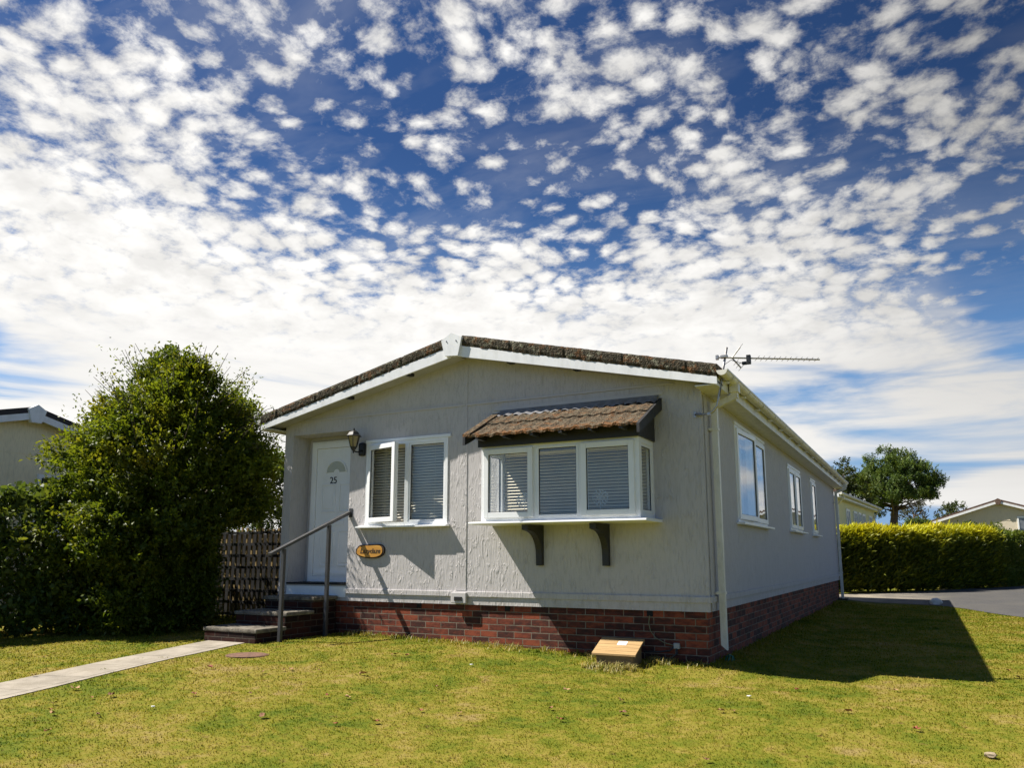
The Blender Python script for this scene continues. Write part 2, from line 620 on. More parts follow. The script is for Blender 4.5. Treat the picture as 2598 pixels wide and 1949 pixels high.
def lawn_colour(n, tint=None):
    """Worn summer lawn: green, yellowed and straw-coloured patches by place."""
    p = n.vm('MULTIPLY', pos(n), (1.0, 1.0, 0.0))
    big = n.noise(p, 0.9, 4.0, 0.6, 0.6)
    mid = n.noise(n.vm('ADD', p, (5.0, 1.0, 0.0)), 3.4, 4.0, 0.65, 0.8)
    sm = n.noise(n.vm('ADD', p, (2.0, 9.0, 0.0)), 13.0, 4.0, 0.65)
    f = n.m('SUBTRACT', n.m('ADD', n.m('MULTIPLY', big, 0.70), n.m('ADD', n.m('MULTIPLY', mid, 0.66), n.m('MULTIPLY', sm, 0.32))), 0.225)
    if tint is not None:
        f = n.m('ADD', f, n.m('MULTIPLY', n.m('SUBTRACT', tint, 0.5), 0.14))
    c = n.ramp(f, [(0.38, (0.052, 0.098, 0.005)), (0.50, (0.104, 0.137, 0.007)), (0.61, (0.168, 0.168, 0.014)),
                   (0.71, (0.240, 0.200, 0.034)), (0.82, (0.275, 0.208, 0.075))])
    spots = n.noise(n.vm('ADD', p, (3.0, 4.0, 0.0)), 8.0, 4.0, 0.7)
    c = n.mix(n.rng(spots, 0.60, 0.70, 0.0, 0.75), c, (0.13, 0.085, 0.030))
    c = n.mix(n.rng(spots, 0.30, 0.40, 0.3, 0.0), c, (0.040, 0.085, 0.006))
    return c, f


M = {}
M['stucco'] = make_stucco('grey_stucco', (0.51, 0.487, 0.485))
M['smooth'] = plain('painted_trim', (0.495, 0.473, 0.472), 0.75, 0.06, 5.0, 0.4)
M['shade_board'] = plain('shaded_wall_grey', (0.40, 0.39, 0.375), 0.8, 0.1, 6.0)  # wall grey darkened: shade under the overhang put into the colour
M['upvc'] = plain('white_upvc', (0.80, 0.81, 0.82), 0.32, 0.03, 3.0, grime=0.10)
M['cream_upvc'] = plain('aged_white_plastic', (0.72, 0.70, 0.62), 0.4, 0.06, 3.0, grime=0.42)
M['barge'] = plain('white_painted_board', (0.77, 0.78, 0.80), 0.45, 0.05, 7.0, 0.1, grime=0.22)
M['brick'] = make_brick('red_brick', 0.9, 0.78)
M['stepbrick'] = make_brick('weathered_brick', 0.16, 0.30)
M['moss'] = make_moss('mossy_tile', (0.058, 0.050, 0.036), orange=0.30, pale=0.5)
M['baytile'] = make_moss('lichened_tile', (0.092, 0.071, 0.048), 0.38, 0.26, -0.80)
M['roof'] = make_moss('roof_tile', (0.14, 0.10, 0.08), 0.3, 0.3)
M['lead'] = plain('lead_flashing', (0.19, 0.19, 0.20), 0.45, 0.3, 12.0, 0.3)
M['black'] = plain('black_painted_wood', (0.016, 0.016, 0.018), 0.55, 0.3, 14.0, 0.3)
M['glass'] = make_glass('window_glass')
M['blind'] = plain('blind_slat', (0.80, 0.71, 0.54), 0.5, 0.05)
M['curtain'] = plain('curtain_cloth', (0.70, 0.70, 0.68), 0.8, 0.08, 9.0)
M['inside'] = plain('room_paint', (0.42, 0.40, 0.37), 0.8, 0.05)
M['dark'] = plain('dark_metal', (0.03, 0.03, 0.032), 0.4, 0.2, 20.0)
M['rail'] = plain('grey_painted_steel', (0.045, 0.045, 0.048), 0.45, 0.2, 20.0, 0.15)
M['alu'] = plain('dull_aluminium', (0.42, 0.40, 0.38), 0.4, 0.2, 30.0, 0.0, 0.5, 0.8)
M['rubber'] = plain('black_plastic', (0.012, 0.012, 0.013), 0.5, 0.2)
M['hole'] = plain('vent_dark', (0.006, 0.006, 0.006), 0.9, 0.1)
M['mat'] = plain('door_mat_fibre', (0.012, 0.012, 0.015), 0.95, 0.4, 40.0, 0.5)
M['box_lid'] = make_wood('new_softwood', (0.29, 0.18, 0.075), (0.43, 0.285, 0.13), 'X')
M['box_side'] = make_wood('weathered_softwood', (0.17, 0.11, 0.05), (0.27, 0.18, 0.085), 'X')
M['plaque'] = make_wood('varnished_wood', (0.42, 0.19, 0.035), (0.62, 0.33, 0.07), 'X', 0.35)
M['bark_rim'] = plain('dark_bark', (0.035, 0.020, 0.014), 0.7, 0.3, 30.0, 0.4)
M['trellis'] = make_wood('stained_timber', (0.22, 0.155, 0.065), (0.33, 0.24, 0.10), 'Z')
M['paper'] = plain('white_card', (0.82, 0.82, 0.84), 0.3, 0.03)
M['grey_box'] = plain('grey_plastic', (0.33, 0.34, 0.32), 0.5, 0.1)
M['wire'] = plain('cable_sheath', (0.16, 0.16, 0.09), 0.5, 0.2)
M['green_plastic'] = plain('green_plastic', (0.01, 0.12, 0.07), 0.4, 0.2)
M['rust'] = plain('rusted_iron', (0.15, 0.075, 0.045), 0.8, 0.5, 18.0, 0.6)
M['amber'] = plain('amber_glass', (0.24, 0.19, 0.08), 0.25, 0.15, 30.0)
M['ornament'] = plain('pearl_wire', (0.80, 0.82, 0.80), 0.3, 0.05)
M['bark'] = plain('bark', (0.085, 0.062, 0.045), 0.9, 0.4, 14.0, 0.8)
M['stone'] = plain('pale_stone', (0.27, 0.215, 0.14), 0.85, 0.25, 12.0, 0.6)
M['dead'] = plain('dead_leaf', (0.19, 0.085, 0.035), 0.8, 0.4, 30.0, 0.3)
M['straw'] = plain('dry_thatch', (0.36, 0.26, 0.12), 0.9, 0.3, 30.0, 0.4)


def gz(x, y):
    """Height of the ground."""
    def sm(t):
        t = min(1.0, max(0.0, t))
        return t * t * (3 - 2 * t)
    t = sm((x + 4.6) / 5.0)
    z = 0.03 - 0.18 * t
    ex = max(-6.05 - x, 0, x)
    ey = max(-y, 0, y - 13.9)
    z += 0.07 * t * (1 - sm(math.hypot(ex, ey) / 0.9))
    z -= 0.035 * max(0.0, -y - 1.2)
    z += 0.2 * sm((y - 11) / 8) + 0.010 * max(0.0, min(y, 60) - 19)
    return z + 0.012 * mnoise.noise(Vector((x * 0.7, y * 0.7, 3.0)))


# ------------------------------------------------------------------ the grey park home
XC, HALF, PITCH = -3.0, 3.24, 0.2345       # ridge line, half roof width, slope
Y_F, Y_B = -0.30, 13.95                    # verge front and back
WL, WR, WB, ZB = -6.05, 0.0, 13.80, 0.455  # wall left/right/back, bottom of the render
home = thing('park_home', 'single-storey grey rendered park home with white bay window and red brick plinth', 'house', (-3.0, 6.8, 0.0))


def z_top(x):      # upper face of the tiles
    return 3.80 - PITCH * abs(x - XC)


def z_low(x):      # underside of the bargeboard
    return 3.52 - 0.2155 * abs(x - XC)


def wall_panel(mb, Mx, x0, x1, z0, z1, holes, thick=0.10):
    xs = sorted({x0, x1, *[h[0] for h in holes], *[h[1] for h in holes]})
    zs = sorted({z0, z1, *[h[2] for h in holes], *[h[3] for h in holes]})
    xs = [x for x in xs if x0 <= x <= x1]
    zs = [z for z in zs if z0 <= z <= z1]

    def inside(x, z):
        return any(h[0] < x < h[1] and h[2] < z < h[3] for h in holes)
    for y in (0.0, thick):
        for a, b in zip(xs, xs[1:]):
            for c, d in zip(zs, zs[1:]):
                if not inside((a + b) / 2, (c + d) / 2):
                    q = [(a, y, c), (b, y, c), (b, y, d), (a, y, d)]
                    mb.face([Mx @ Vector(p) for p in (q if y == 0 else q[::-1])])
    for a, b, c, d in holes:
        for q in (((a, 0, c), (a, 0, d), (a, thick, d), (a, thick, c)), ((b, 0, d), (b, 0, c), (b, thick, c), (b, thick, d)),
                  ((a, 0, d), (b, 0, d), (b, thick, d), (a, thick, d)), ((b, 0, c), (a, 0, c), (a, thick, c), (b, thick, c))):
            mb.face([Mx @ Vector(p) for p in q])


MF = Matrix.Identity(4)                                                        # front: x along, y inwards
MS = Matrix(((0, -1, 0, 0), (1, 0, 0, 0), (0, 0, 1, 0), (0, 0, 0, 1)))          # right side: along = +Y, inwards = -X
DOORWAY = (-5.90, -4.845, 0.66, 2.755)
W1 = (-4.56, -3.262, 1.44, 2.55)
BAYHOLE = (-2.42, -0.62, 1.45, 2.28)
S1, S2, S3 = (1.60, 3.62, 1.46, 2.70), (5.87, 7.35, 1.49, 2.61), (8.90, 9.66, 1.49, 2.63)

mb = MB()
wall_panel(mb, MF, WL, WR, ZB, 2.80, [DOORWAY, W1, BAYHOLE])
mb.prism([(WL, 2.80), (WR, 2.80), (WR, 2.90), (XC, 3.60), (WL, 2.90)], 0.0, 0.10)        # gable
wall_panel(mb, MS, 0.10, WB, ZB, 2.88, [S1, S2, S3])
mb.box(WL, WL + 0.10, 0.10, WB, ZB, 2.88)
mb.box(WL + 0.10, WR - 0.10, WB - 0.10, WB, ZB, 2.80)
mb.prism([(WL, 2.80), (WR, 2.80), (WR, 2.90), (XC, 3.60), (WL, 2.90)], WB - 0.10, WB)
mb.box(DOORWAY[0] - 0.06, DOORWAY[0], 0.10, 0.42, 0.50, 2.80)                            # porch recess
mb.box(DOORWAY[1], DOORWAY[1] + 0.06, 0.10, 0.42, 0.50, 2.80)
mb.box(DOORWAY[0], DOORWAY[1], 0.10, 0.42, 2.755, 2.80)
mb.box(DOORWAY[0], DOORWAY[1], 0.10, 0.42, 0.55, 0.66)
wall = mb.build('wall', M['stucco'], home, recalc=False)

mb = MB()                                                                                 # dark rooms behind the windows
mb.box(WL + 0.11, WR - 0.11, 0.55, WB - 0.11, 0.50, 0.54)
mb.box(WL + 0.11, WR - 0.11, 0.55, WB - 0.11, 2.74, 2.78)
mb.box(-4.7, -4.62, 0.55, 5.0, 0.54, 2.74)
mb.box(WL + 0.11, WR - 0.11, 5.0, 5.06, 0.54, 2.74)
mb.box(WL + 0.11, -3.0, 8.0, 8.06, 0.54, 2.74)
mb.build('floor_and_partition', M['inside'], home)

mb = MB()                                                                                 # brick skirt, ground to render
for b in ((WL + 0.035, WR - 0.03, 0.03, 0.15), (WL + 0.035, WR - 0.03, WB - 0.15, WB - 0.03)):
    mb.box(b[0], b[1], b[2], b[3], -0.35, ZB + 0.02)
mb.box(WR - 0.15, WR - 0.03, 0.15, WB - 0.15, -0.35, ZB + 0.02)
mb.box(WL + 0.035, WL + 0.155, 0.15, WB - 0.15, -0.35, ZB + 0.02)
plinth = mb.build('plinth', M['brick'], home)
for vx in (-3.68, -2.415, -0.66):
    mb = MB()
    mb.box(vx - 0.032, vx + 0.032, 0.018, 0.05, 0.392, 0.452)
    mb.build('air_vent', M['hole'], plinth)

mb = MB()                                                                                 # cover strips on the render
mb.box(-3.116, -2.976, -0.007, 0.004, 0.62, 3.47, 0.003)
mb.build('joint_strip', M['stucco'], home)
mb = MB()
mb.box(-4.84, 0.016, -0.017, 0.004, 0.548, 0.614, 0.006)
mb.box(-0.003, 0.017, 0.004, WB, 0.548, 0.614, 0.006)
mb.box(WL, -5.905, -0.017, 0.004, 0.548, 0.614, 0.006)
mb.build('base_band', M['stucco'], home)
mb = MB()
for s in (-1, 1):
    mb.prism([(XC + s * 0.01, 2.933), (XC + s * 2.72, 2.933), (XC + s * 2.63, 2.953), (XC + s * 0.01, 2.953)], -0.0165, 0.003)
mb.build('gable_strip', M['smooth'], home)
mb = MB()
mb.box(-0.035, 0.004, -0.004, 0.002, ZB, 2.86, 0.0015)
mb.box(-0.002, 0.004, 0.002, 0.035, ZB, 2.86)
mb.build('corner_bead', M['stucco'], home)
mb = MB()
mb.box(-3.168, -2.952, -0.05, -0.016, 0.470, 0.600, 0.008)
tapbox = mb.build('joint_box', M['smooth'], home)
mb = MB()
mb.box(-3.115, -3.005, -0.058, -0.049, 0.500, 0.548)
mb.build('box_opening', M['hole'], tapbox)
mb = MB()
mb.box(DOORWAY[0] + 0.004, DOORWAY[1] - 0.004, -0.006, 0.003, 0.50, 0.638)
mb.build('threshold_board', M['upvc'], home)
mb = MB()
mb.box(DOORWAY[0] + 0.006, DOORWAY[1] - 0.006, -0.022, 0.40, 0.6605, 0.684, 0.006)
door_mat = mb.build('door_mat', M['mat'])
tag(door_mat, 'thin black mat lying on the floor of the recessed porch', 'door mat')

# --- roof
roof = MB()
for s in (-1, 1):
    prof = []
    for k in range(12):                                   # courses of tiles, each lapping the next
        xa = HALF * k / 12
        prof.append((xa, 3.80 - PITCH * xa - 0.012))
        prof.append((HALF * (k + 1) / 12, 3.80 - PITCH * HALF * (k + 1) / 12 + 0.012))
    low = [(HALF, 3.80 - PITCH * HALF - 0.06), (0.0, 3.74)]
    roof.prism([(XC + s * x, z) for x, z in prof + low], Y_F + 0.05, Y_B - 0.05)
roof_o = roof.build('roof', M['roof'], home)
mb = MB()
for k in range(33):
    y = Y_F + 0.40 + k * 0.41
    mb.tube([(XC, y, 3.755), (XC, y + 0.42, 3.762)], [0.075, 0.082], 10)
mb.build('ridge_tiles', M['roof'], roof_o, smooth=True)


def verge(s, yf):
    """The thick mossy edge of the tiles along one slope of the gable."""
    mb = MB()
    n = 150
    rings = []
    for i in range(n + 1):
        t = i / n
        x = XC + s * (0.10 + (HALF - 0.10 + 0.005) * t)
        zt = z_top(x)
        joint = 0.012 if (i % 34) in (0, 33) else 0.0
        lump = lambda a: mnoise.noise(Vector((x * 9 + a * 7, a * 3.1 + s, yf)))
        lump2 = lambda a: mnoise.noise(Vector((x * 31 + a * 5, a * 2.1, yf + s)))
        ring = []
        for a, (dy, dzz) in enumerate(((0.10, 0.0), (0.0, 0.0), (-0.012, -0.03), (-0.012, -0.10), (0.0, -0.138), (0.10, -0.138))):
            k = 0.006 * lump(a) + 0.006 * lump2(a)
            ring.append(mb.bm.verts.new((x, yf + dy + k * (1 if a in (1, 2, 3, 4) else 0) + joint, zt + dzz + (k * 0.8 if a < 4 else -abs(k) * 1.2))))
        rings.append(ring)
    for A, B in zip(rings, rings[1:]):
        for k in range(6):
            mb.bm.faces.new((A[k], A[(k + 1) % 6], B[(k + 1) % 6], B[k]))
    mb.bm.faces.new(rings[0])
    mb.bm.faces.new(rings[-1][::-1])
    return mb.build('verge', M['moss'], home)


for s in (-1, 1):
    verge(s, Y_F)
    for yb in ((Y_F, Y_F + 0.024), (Y_B - 0.024, Y_B)):
        mb = MB()
        x1 = XC + s * (HALF + 0.005)
        zt = z_top(x1) - 0.134
        mb.prism([(XC + s * 0.06, z_low(XC + 0.06)), (XC + s * 0.06, z_top(XC + 0.06) - 0.138), (x1, zt - 0.004), (x1, z_low(x1))], yb[0], yb[1])
        mb.build('bargeboard', M['barge'], home)
    mb = MB()                                             # boarded soffit between bargeboard and gable
    xs = (XC + s * 0.02, XC + s * HALF)
    mb.prism([(xs[0], z_low(xs[0]) + 0.03), (xs[0], z_low(xs[0]) + 0.045), (xs[1], z_low(xs[1]) + 0.045), (xs[1], z_low(xs[1]) + 0.03)], Y_F + 0.026, 0.0)
    mb.build('soffit', M['shade_board'], home)
mb = MB()
mb.prism([(-3.172, 3.726), (-3.024, 3.812), (-2.872, 3.742), (-2.926, 3.508), (-3.115, 3.522)], Y_F - 0.045, Y_F + 0.02)
cap = mb.build('ridge_cap', M['barge'], home)
for px, pz in ((-3.09, 3.705), (-2.95, 3.70)):
    mb = MB()
    mb.prism([(px - 0.008, pz), (px, pz + 0.012), (px + 0.008, pz), (px + 0.003, pz - 0.012)], Y_F - 0.052, Y_F - 0.044)
    mb.build('nail', M['rubber'], cap)
for bx, bz in ((-3.74, 3.350), (-4.72, 3.137), (-1.38, 3.158), (-2.25, 3.345)):
    mb = MB()                                             # dark rafter ends below the soffit
    mb.box(bx - 0.038, bx + 0.038, Y_F + 0.05, Y_F + 0.15, bz + 0.008, bz + 0.06, 0.012)
    mb.build('rafter_end', M['black'], home)

for s in (-1, 1):                                         # eaves: fascia, flat soffit, gutter
    xe = XC + s * HALF
    wl = WR if s > 0 else WL
    mb = MB()
    mb.box(min(xe, xe - s * 0.02), max(xe, xe - s * 0.02), Y_F + 0.025, Y_B - 0.025, 2.815, 2.975)
    mb.build('fascia', M['cream_upvc'], home)
    mb = MB()
    a, b = sorted((wl + s * 0.004, xe - s * 0.021))
    mb.box(a, b, Y_F + 0.026, Y_B - 0.026, 2.822, 2.834)
    mb.build('eaves_soffit', M['cream_upvc'], home)
    mb = MB()
    gx, gzc, R = xe + s * 0.062, 2.965, 0.056
    for rr, flip in ((R, 1), (R - 0.006, -1)):
        prev = None
        for y in (Y_F - 0.01, Y_B + 0.01):
            row = [mb.bm.verts.new((gx + rr * math.cos(math.pi + math.pi * k / 12), y, gzc + rr * math.sin(math.pi + math.pi * k / 12))) for k in range(13)]
            if prev:
                for k in range(12):
                    mb.bm.faces.new((prev[k], prev[k + 1], row[k + 1], row[k]))
            prev = row
    for y in (Y_F - 0.012, Y_B + 0.004):                  # end stops
        mb.prism([(gx + R * math.cos(math.pi + math.pi * k / 12), gzc + R * math.sin(math.pi + math.pi * k / 12)) for k in range(13)], y, y + 0.008)
    mb.box(gx + s * R - 0.006, gx + s * R + 0.006, Y_F - 0.01, Y_B + 0.01, gzc - 0.012, gzc + 0.008)
    gut = mb.build('gutter', M['cream_upvc'], home)
    for k in range(16):                                   # brackets
        y = Y_F + 0.30 + k * 0.90
        mb = MB()
        for rr in (R + 0.006,):
            prev = None
            for yy in (y, y + 0.03):
                row = [mb.bm.verts.new((gx + rr * math.cos(math.pi * 0.98 + math.pi * 1.04 * q / 12), yy, gzc + rr * math.sin(math.pi * 0.98 + math.pi * 1.04 * q / 12))) for q in range(13)]
                if prev:
                    for q in range(12):
                        mb.bm.faces.new((prev[q], prev[q + 1], row[q + 1], row[q]))
                prev = row
        a, b = sorted((xe, gx))
        mb.box(a, b, y, y + 0.03, gzc - R - 0.03, gzc - R - 0.004)
        mb.build('gutter_bracket', M['cream_upvc'], gut)


def downpipe(y, foot):
    mb = MB()
    gx = XC + HALF + 0.062
    mb.box(gx - 0.05, gx + 0.05, y - 0.055, y + 0.055, 2.83, 2.925, 0.008)
    w = 0.032
    # square swan-neck back to the wall, then straight down
    for (xa, za), (xb, zb) in (((gx, 2.835), (gx, 2.79)), ((gx, 2.79), (0.07, 2.70)), ((0.07, 2.70), (0.07, foot))):
        d = Vector((xb - xa, 0, zb - za)).normalized()
        nrm = Vector((d.z, 0, -d.x))
        e = 0.018
        p, q = Vector((xa, 0, za)) - d * e * 0, Vector((xb, 0, zb)) + d * e
        poly = [(v.x, v.z) for v in (p + nrm * w, q + nrm * w, q - nrm * w, p - nrm * w)]
        if za == 2.79:
            mb.prism(poly, y - w + 0.002, y + w - 0.002)
        elif zb == foot:
            poly = [(0.07 + w, 2.715), (0.07 + w, foot - 0.055), (0.07 - w, foot), (0.07 - w, 2.735)]
            mb.prism(poly, y - w, y + w)
        else:
            mb.prism(poly, y - w, y + w)
    o = mb.build('downpipe', M['cream_upvc'], home)
    for z in (2.42, 0.63):
        mb = MB()
        mb.ring(0.07 - w - 0.008, 0.07 + w + 0.008, y - w - 0.008, y + w + 0.008, 0.007, z, z + 0.03,
                Matrix(((1, 0, 0, 0), (0, 0, 1, 0), (0, 1, 0, 0), (0, 0, 0, 1))))
        mb.box(0.0075, 0.03, y - w - 0.03, y + w + 0.03, z + 0.002, z + 0.028)
        mb.build('pipe_clip', M['cream_upvc'], o)
    return o


downpipe(0.30, 0.10)
downpipe(13.55, 0.02)
mb = MB()                                                 # moss-stained foot block under the far pipe
mb.box(-0.06, 0.20, 13.42, 13.72, -0.12, 0.0, 0.02)
mb.build('gully', M['rubber'], home)

# --- front door
mb = MB()
DX0, DX1, DZ0, DZ1, DY = -5.80, -4.86, 0.686, 2.665, 0.34
mb.box(DOORWAY[0], DX0, DY + 0.02, DY + 0.075, 0.66, 2.755)
mb.box(DX0, DOORWAY[1], DY + 0.02, DY + 0.075, DZ1, 2.755)
mb.build('porch_back', M['stucco'], home)
mb = MB()
mb.ring(DX0, DX1, DZ0, DZ1, 0.075, DY - 0.03, DY + 0.05)
mb.ring(DX0 - 0.03, DX1 + 0.012, DZ0 - 0.001, DZ1 + 0.03, 0.03, DY - 0.012, DY + 0.018)
door = mb.build('front_door', M['upvc'], home)
lx0, lx1, lz0, lz1 = DX0 + 0.078, DX1 - 0.078, DZ0 + 0.078, DZ1 - 0.078
mb = MB()
mb.box(lx0, lx1, DY - 0.010, DY + 0.035, lz0, lz1)
cx = (lx0 + lx1) / 2
for a, b, c, d in ((lx0 + .10, cx - .03, 1.66, 2.07), (cx + .03, lx1 - .10, 1.66, 2.07), (lx0 + .10, cx - .03, 0.90, 1.40),
                   (cx + .03, lx1 - .10, 0.90, 1.40)):
    mb.ring(a, b, c, d, 0.022, DY - 0.020, DY - 0.009, bev=0.006)
    mb.box(a + 0.05, b - 0.05, DY - 0.017, DY - 0.009, c + 0.05, d - 0.05, 0.006)
mb.box(lx0 + 0.03, lx1 - 0.03, DY - 0.026, DY - 0.009, 0.79, 0.825)                       # weather bar
leaf = mb.build('door_leaf', M['upvc'], door)
fan = [(cx - 0.03 + 0.17 * math.cos(a), 2.235 + 0.155 * math.sin(a)) for a in [math.pi * k / 16 for k in range(17)]]
fan += [(cx - 0.03 + 0.055 * math.cos(a), 2.235 + 0.045 * math.sin(a)) for a in [math.pi - math.pi * k / 8 for k in range(9)]]
mb = MB()
mb.prism(fan, DY - 0.018, DY - 0.0095)
frost, fn = new_mat('frosted_glass')
fn.put(fn.b.inputs['Base Color'], (0.46, 0.48, 0.42))
fn.put(fn.b.inputs['Roughness'], 0.12)
bump(fn, fn.vor(pos(fn), 60.0), 0.6, 0.01)
mb.build('fanlight', frost, door)
mb = MB()
rim = [(cx - 0.03 + 0.195 * math.cos(a), 2.225 + 0.19 * math.sin(a)) for a in [math.pi * k / 16 for k in range(17)]]
inn = [(cx - 0.03 + 0.172 * math.cos(a), 2.235 + 0.157 * math.sin(a)) for a in [math.pi * k / 16 for k in range(17)]]
for k in range(16):
    mb.prism([rim[k], rim[k + 1], inn[k + 1], inn[k]], DY - 0.024, DY - 0.0095)
mb.build('fanlight_rim', M['upvc'], door)
text_part('door_number', '25', 0.135, Matrix.Translation((-5.41, DY - 0.013, 2.115)) @ Matrix.Rotation(math.pi / 2, 4, 'X'), M['rubber'], door)
mb = MB()
mb.box(cx - 0.14, cx + 0.14, DY - 0.022, DY - 0.009, 1.475, 1.545, 0.004)
mb.build('letter_plate', M['upvc'], door)
mb = MB()
mb.box(lx1 - 0.06, lx1 - 0.025, DY - 0.022, DY - 0.009, 1.50, 1.72, 0.005)
mb.tube([(lx1 - 0.042, DY - 0.02, 1.62), (lx1 - 0.042, DY - 0.06, 1.62), (lx1 - 0.16, DY - 0.06, 1.62)], 0.010, 8)
mb.build('door_handle', M['alu'], door)


# --- windows
def slats(mb, Mx, x0, x1, z0, z1, y, pitch=0.033, depth=0.032, tilt=50):
    t = math.radians(tilt)
    z = z1 - 0.05
    dy, dzz = depth / 2 * math.cos(t), depth / 2 * math.sin(t)
    while z > z0 + 0.01:
        q = [(x0, y - dy, z - dzz), (x1, y - dy, z - dzz), (x1, y + dy, z + dzz), (x0, y + dy, z + dzz)]
        th = Vector((0, 0.0, 0.0012))
        top = [mb.bm.verts.new(Mx @ (Vector(p) + th)) for p in q]
        bot = [mb.bm.verts.new(Mx @ (Vector(p) - th)) for p in q]
        mb.bm.faces.new(top)
        mb.bm.faces.new(bot[::-1])
        mb.bm.faces.new((bot[0], bot[1], top[1], top[0]))
        z -= pitch
    mb.box(x0, x1, y - 0.015, y + 0.015, z1 - 0.045, z1 - 0.012, 0.0, Mx)
    for c in (0.18, 0.82):
        xc = x0 + (x1 - x0) * c
        mb.box(xc - 0.0015, xc + 0.0015, y - 0.018, y - 0.0165, z0 + 0.02, z1 - 0.045, 0.0, Mx)


def sash_and_pane(win, Mx, x0, x1, z0, z1, angle=0.0, casement=True):
    """One light of a window; a hinged one turns outwards about its left stile."""
    H = Mx
    if angle:
        H = Mx @ Matrix.Translation((x0, -0.02, 0)) @ Matrix.Rotation(-math.radians(angle), 4, 'Z') @ Matrix.Translation((-x0, 0.02, 0))
    w = 0.062 if casement else 0.026
    y0, y1 = (-0.034, 0.030) if casement else (-0.004, 0.030)
    mb = MB()
    mb.ring(x0, x1, z0, z1, w, y0, y1, H, 0.004)
    s = mb.build('sash' if casement else 'glazing_bead', M['upvc'], win)
    mb = MB()
    mb.ring(x0 + w, x1 - w, z0 + w, z1 - w, 0.006, y0 + 0.012, y0 + 0.022, H)
    mb.build('gasket', M['rubber'], win)
    mb = MB()
    mb.box(x0 + w + 0.006, x1 - w - 0.006, y0 + 0.016, y0 + 0.022, z0 + w + 0.006, z1 - w - 0.006, 0.0, H)
    mb.build('pane', M['glass'], win)
    return s


def window(Mx, hole, lights, label=None, sill=(0.09, 0.10), lintel=True):
    """Frame with its lights; lights = (from, to, casement?, angle)."""
    x0, x1, z0, z1 = hole
    mb = MB()
    mb.ring(x0, x1, z0, z1, 0.040, -0.012, 0.058, Mx)
    for a, b in zip(lights, lights[1:]):
        mb.box(a[1], b[0], -0.0115, 0.057, z0 + 0.04, z1 - 0.04, 0.0, Mx)
    if lintel:
        mb.box(x0 - 0.01, x1 + 0.045, -0.022, 0.0, z1 + 0.002, z1 + 0.042, 0.004, Mx)
    win = mb.build('window', M['upvc'], home)
    if label:
        win['label'] = label
    for a, b, cas, ang in lights:
        sash_and_pane(win, Mx, a, b, z0 + 0.040, z1 - 0.040, ang, cas)
    mb = MB()
    mb.prism([(-sill[1], z0 - 0.030), (-sill[1], z0 - 0.012), (-0.012, z0 - 0.0005), (-0.0005, z0 - 0.0005), (-0.0005, z0 - 0.030)], x0 - sill[0], x1 + 0.035, 'X',
             Mx) if Mx is MF else mb.box(x0 - 0.06, x1 + sill[0], -sill[1], -0.0005, z0 - 0.030, z0 - 0.001, 0.004, Mx)
    mb.build('sill', M['upvc'], win)
    return win


w1 = window(MF, W1, [(-4.52, -3.925, True, 17.0), (-3.865, -3.302, False, 0.0)], 'white window with its left casement swung open')
mb = MB()
slats(mb, MF, -4.53, -3.29, 1.46, 2.53, 0.105, 0.037, 0.036, tilt=48)
mb.build('blind', M['blind'], w1)
mb = MB()
mb.tube([(-3.95, -0.03, 1.50), (-3.97, -0.10, 1.50), (-4.02, -0.17, 1.50)], 0.006, 6)
mb.build('window_stay', M['alu'], w1)


def curtain(win, Mx, x0, x1, z0, z1, y):
    mb = MB()
    n = 40
    prev = None
    for i in range(n + 1):
        x = x0 + (x1 - x0) * i / n
        yy = y + 0.022 * math.sin(i * 1.25) + 0.008 * math.sin(i * 0.5)
        row = [mb.bm.verts.new(Mx @ Vector((x, yy, z))) for z in (z0, z1)]
        if prev:
            mb.bm.faces.new((prev[0], row[0], row[1], prev[1]))
        prev = row
    mb.build('curtain', M['curtain'], win, smooth=True, recalc=False)


s1 = window(MS, S1, [(1.64, 2.60, True, 3.2), (2.66, 3.58, True, 0.0)], 'large side window with one casement ajar')
curtain(s1, MS, 2.0, 2.75, 1.5, 2.66, 0.16)
s2 = window(MS, S2, [(5.91, 6.58, True, 0.0), (6.64, 7.31, True, 0.0)])
mb = MB()
slats(mb, MS, 5.93, 7.29, 1.52, 2.58, 0.12, tilt=62)
mb.build('blind', M['blind'], s2)
s3 = window(MS, S3, [(8.94, 9.62, True, 0.0)], 'narrow side window of one light')
mb = MB()
slats(mb, MS, 8.97, 9.60, 1.52, 2.60, 0.12, tilt=62)
mb.build('blind', M['blind'], s3)

# --- bay window
BX0, BX1, BD, BZ0, BZ1 = -2.48, -0.558, 0.50, 1.432, 2.30
mb = MB()
Y0 = -BD
fz = 0.042
MB_F = Matrix.Translation((0, Y0, 0))
mb.ring(BX0 + 0.002, BX1 - 0.002, BZ0, BZ1, 0.036, 0.0, 0.07, MB_F)
lights = [(-2.435, -1.805, True), (-1.765, -1.255, False), (-1.215, -0.610, True)]
for a, b in zip(lights, lights[1:]):
    mb.box(a[1], b[0], 0.001, 0.069, BZ0 + 0.036, BZ1 - 0.036, 0.0, MB_F)
mb.box(BX0, BX0 + 0.075, Y0 - 0.006, Y0 + 0.075, BZ0 - 0.001, BZ1 + 0.001, 0.006)          # corner posts
mb.box(BX1 - 0.075, BX1, Y0 - 0.006, Y0 + 0.075, BZ0 - 0.001, BZ1 + 0.001, 0.006)
for xs in (BX0, BX1):
    sgn = 1 if xs == BX0 else -1
    a, b = sorted((xs + sgn * 0.004, xs + sgn * 0.066))
    mb.box(a, b, -0.06, -0.0005, BZ0, BZ1)
    mb.box(a, b, Y0 + 0.075, -0.06, BZ0, BZ0 + 0.06)
    mb.box(a, b, Y0 + 0.075, -0.06, BZ1 - 0.06, BZ1)
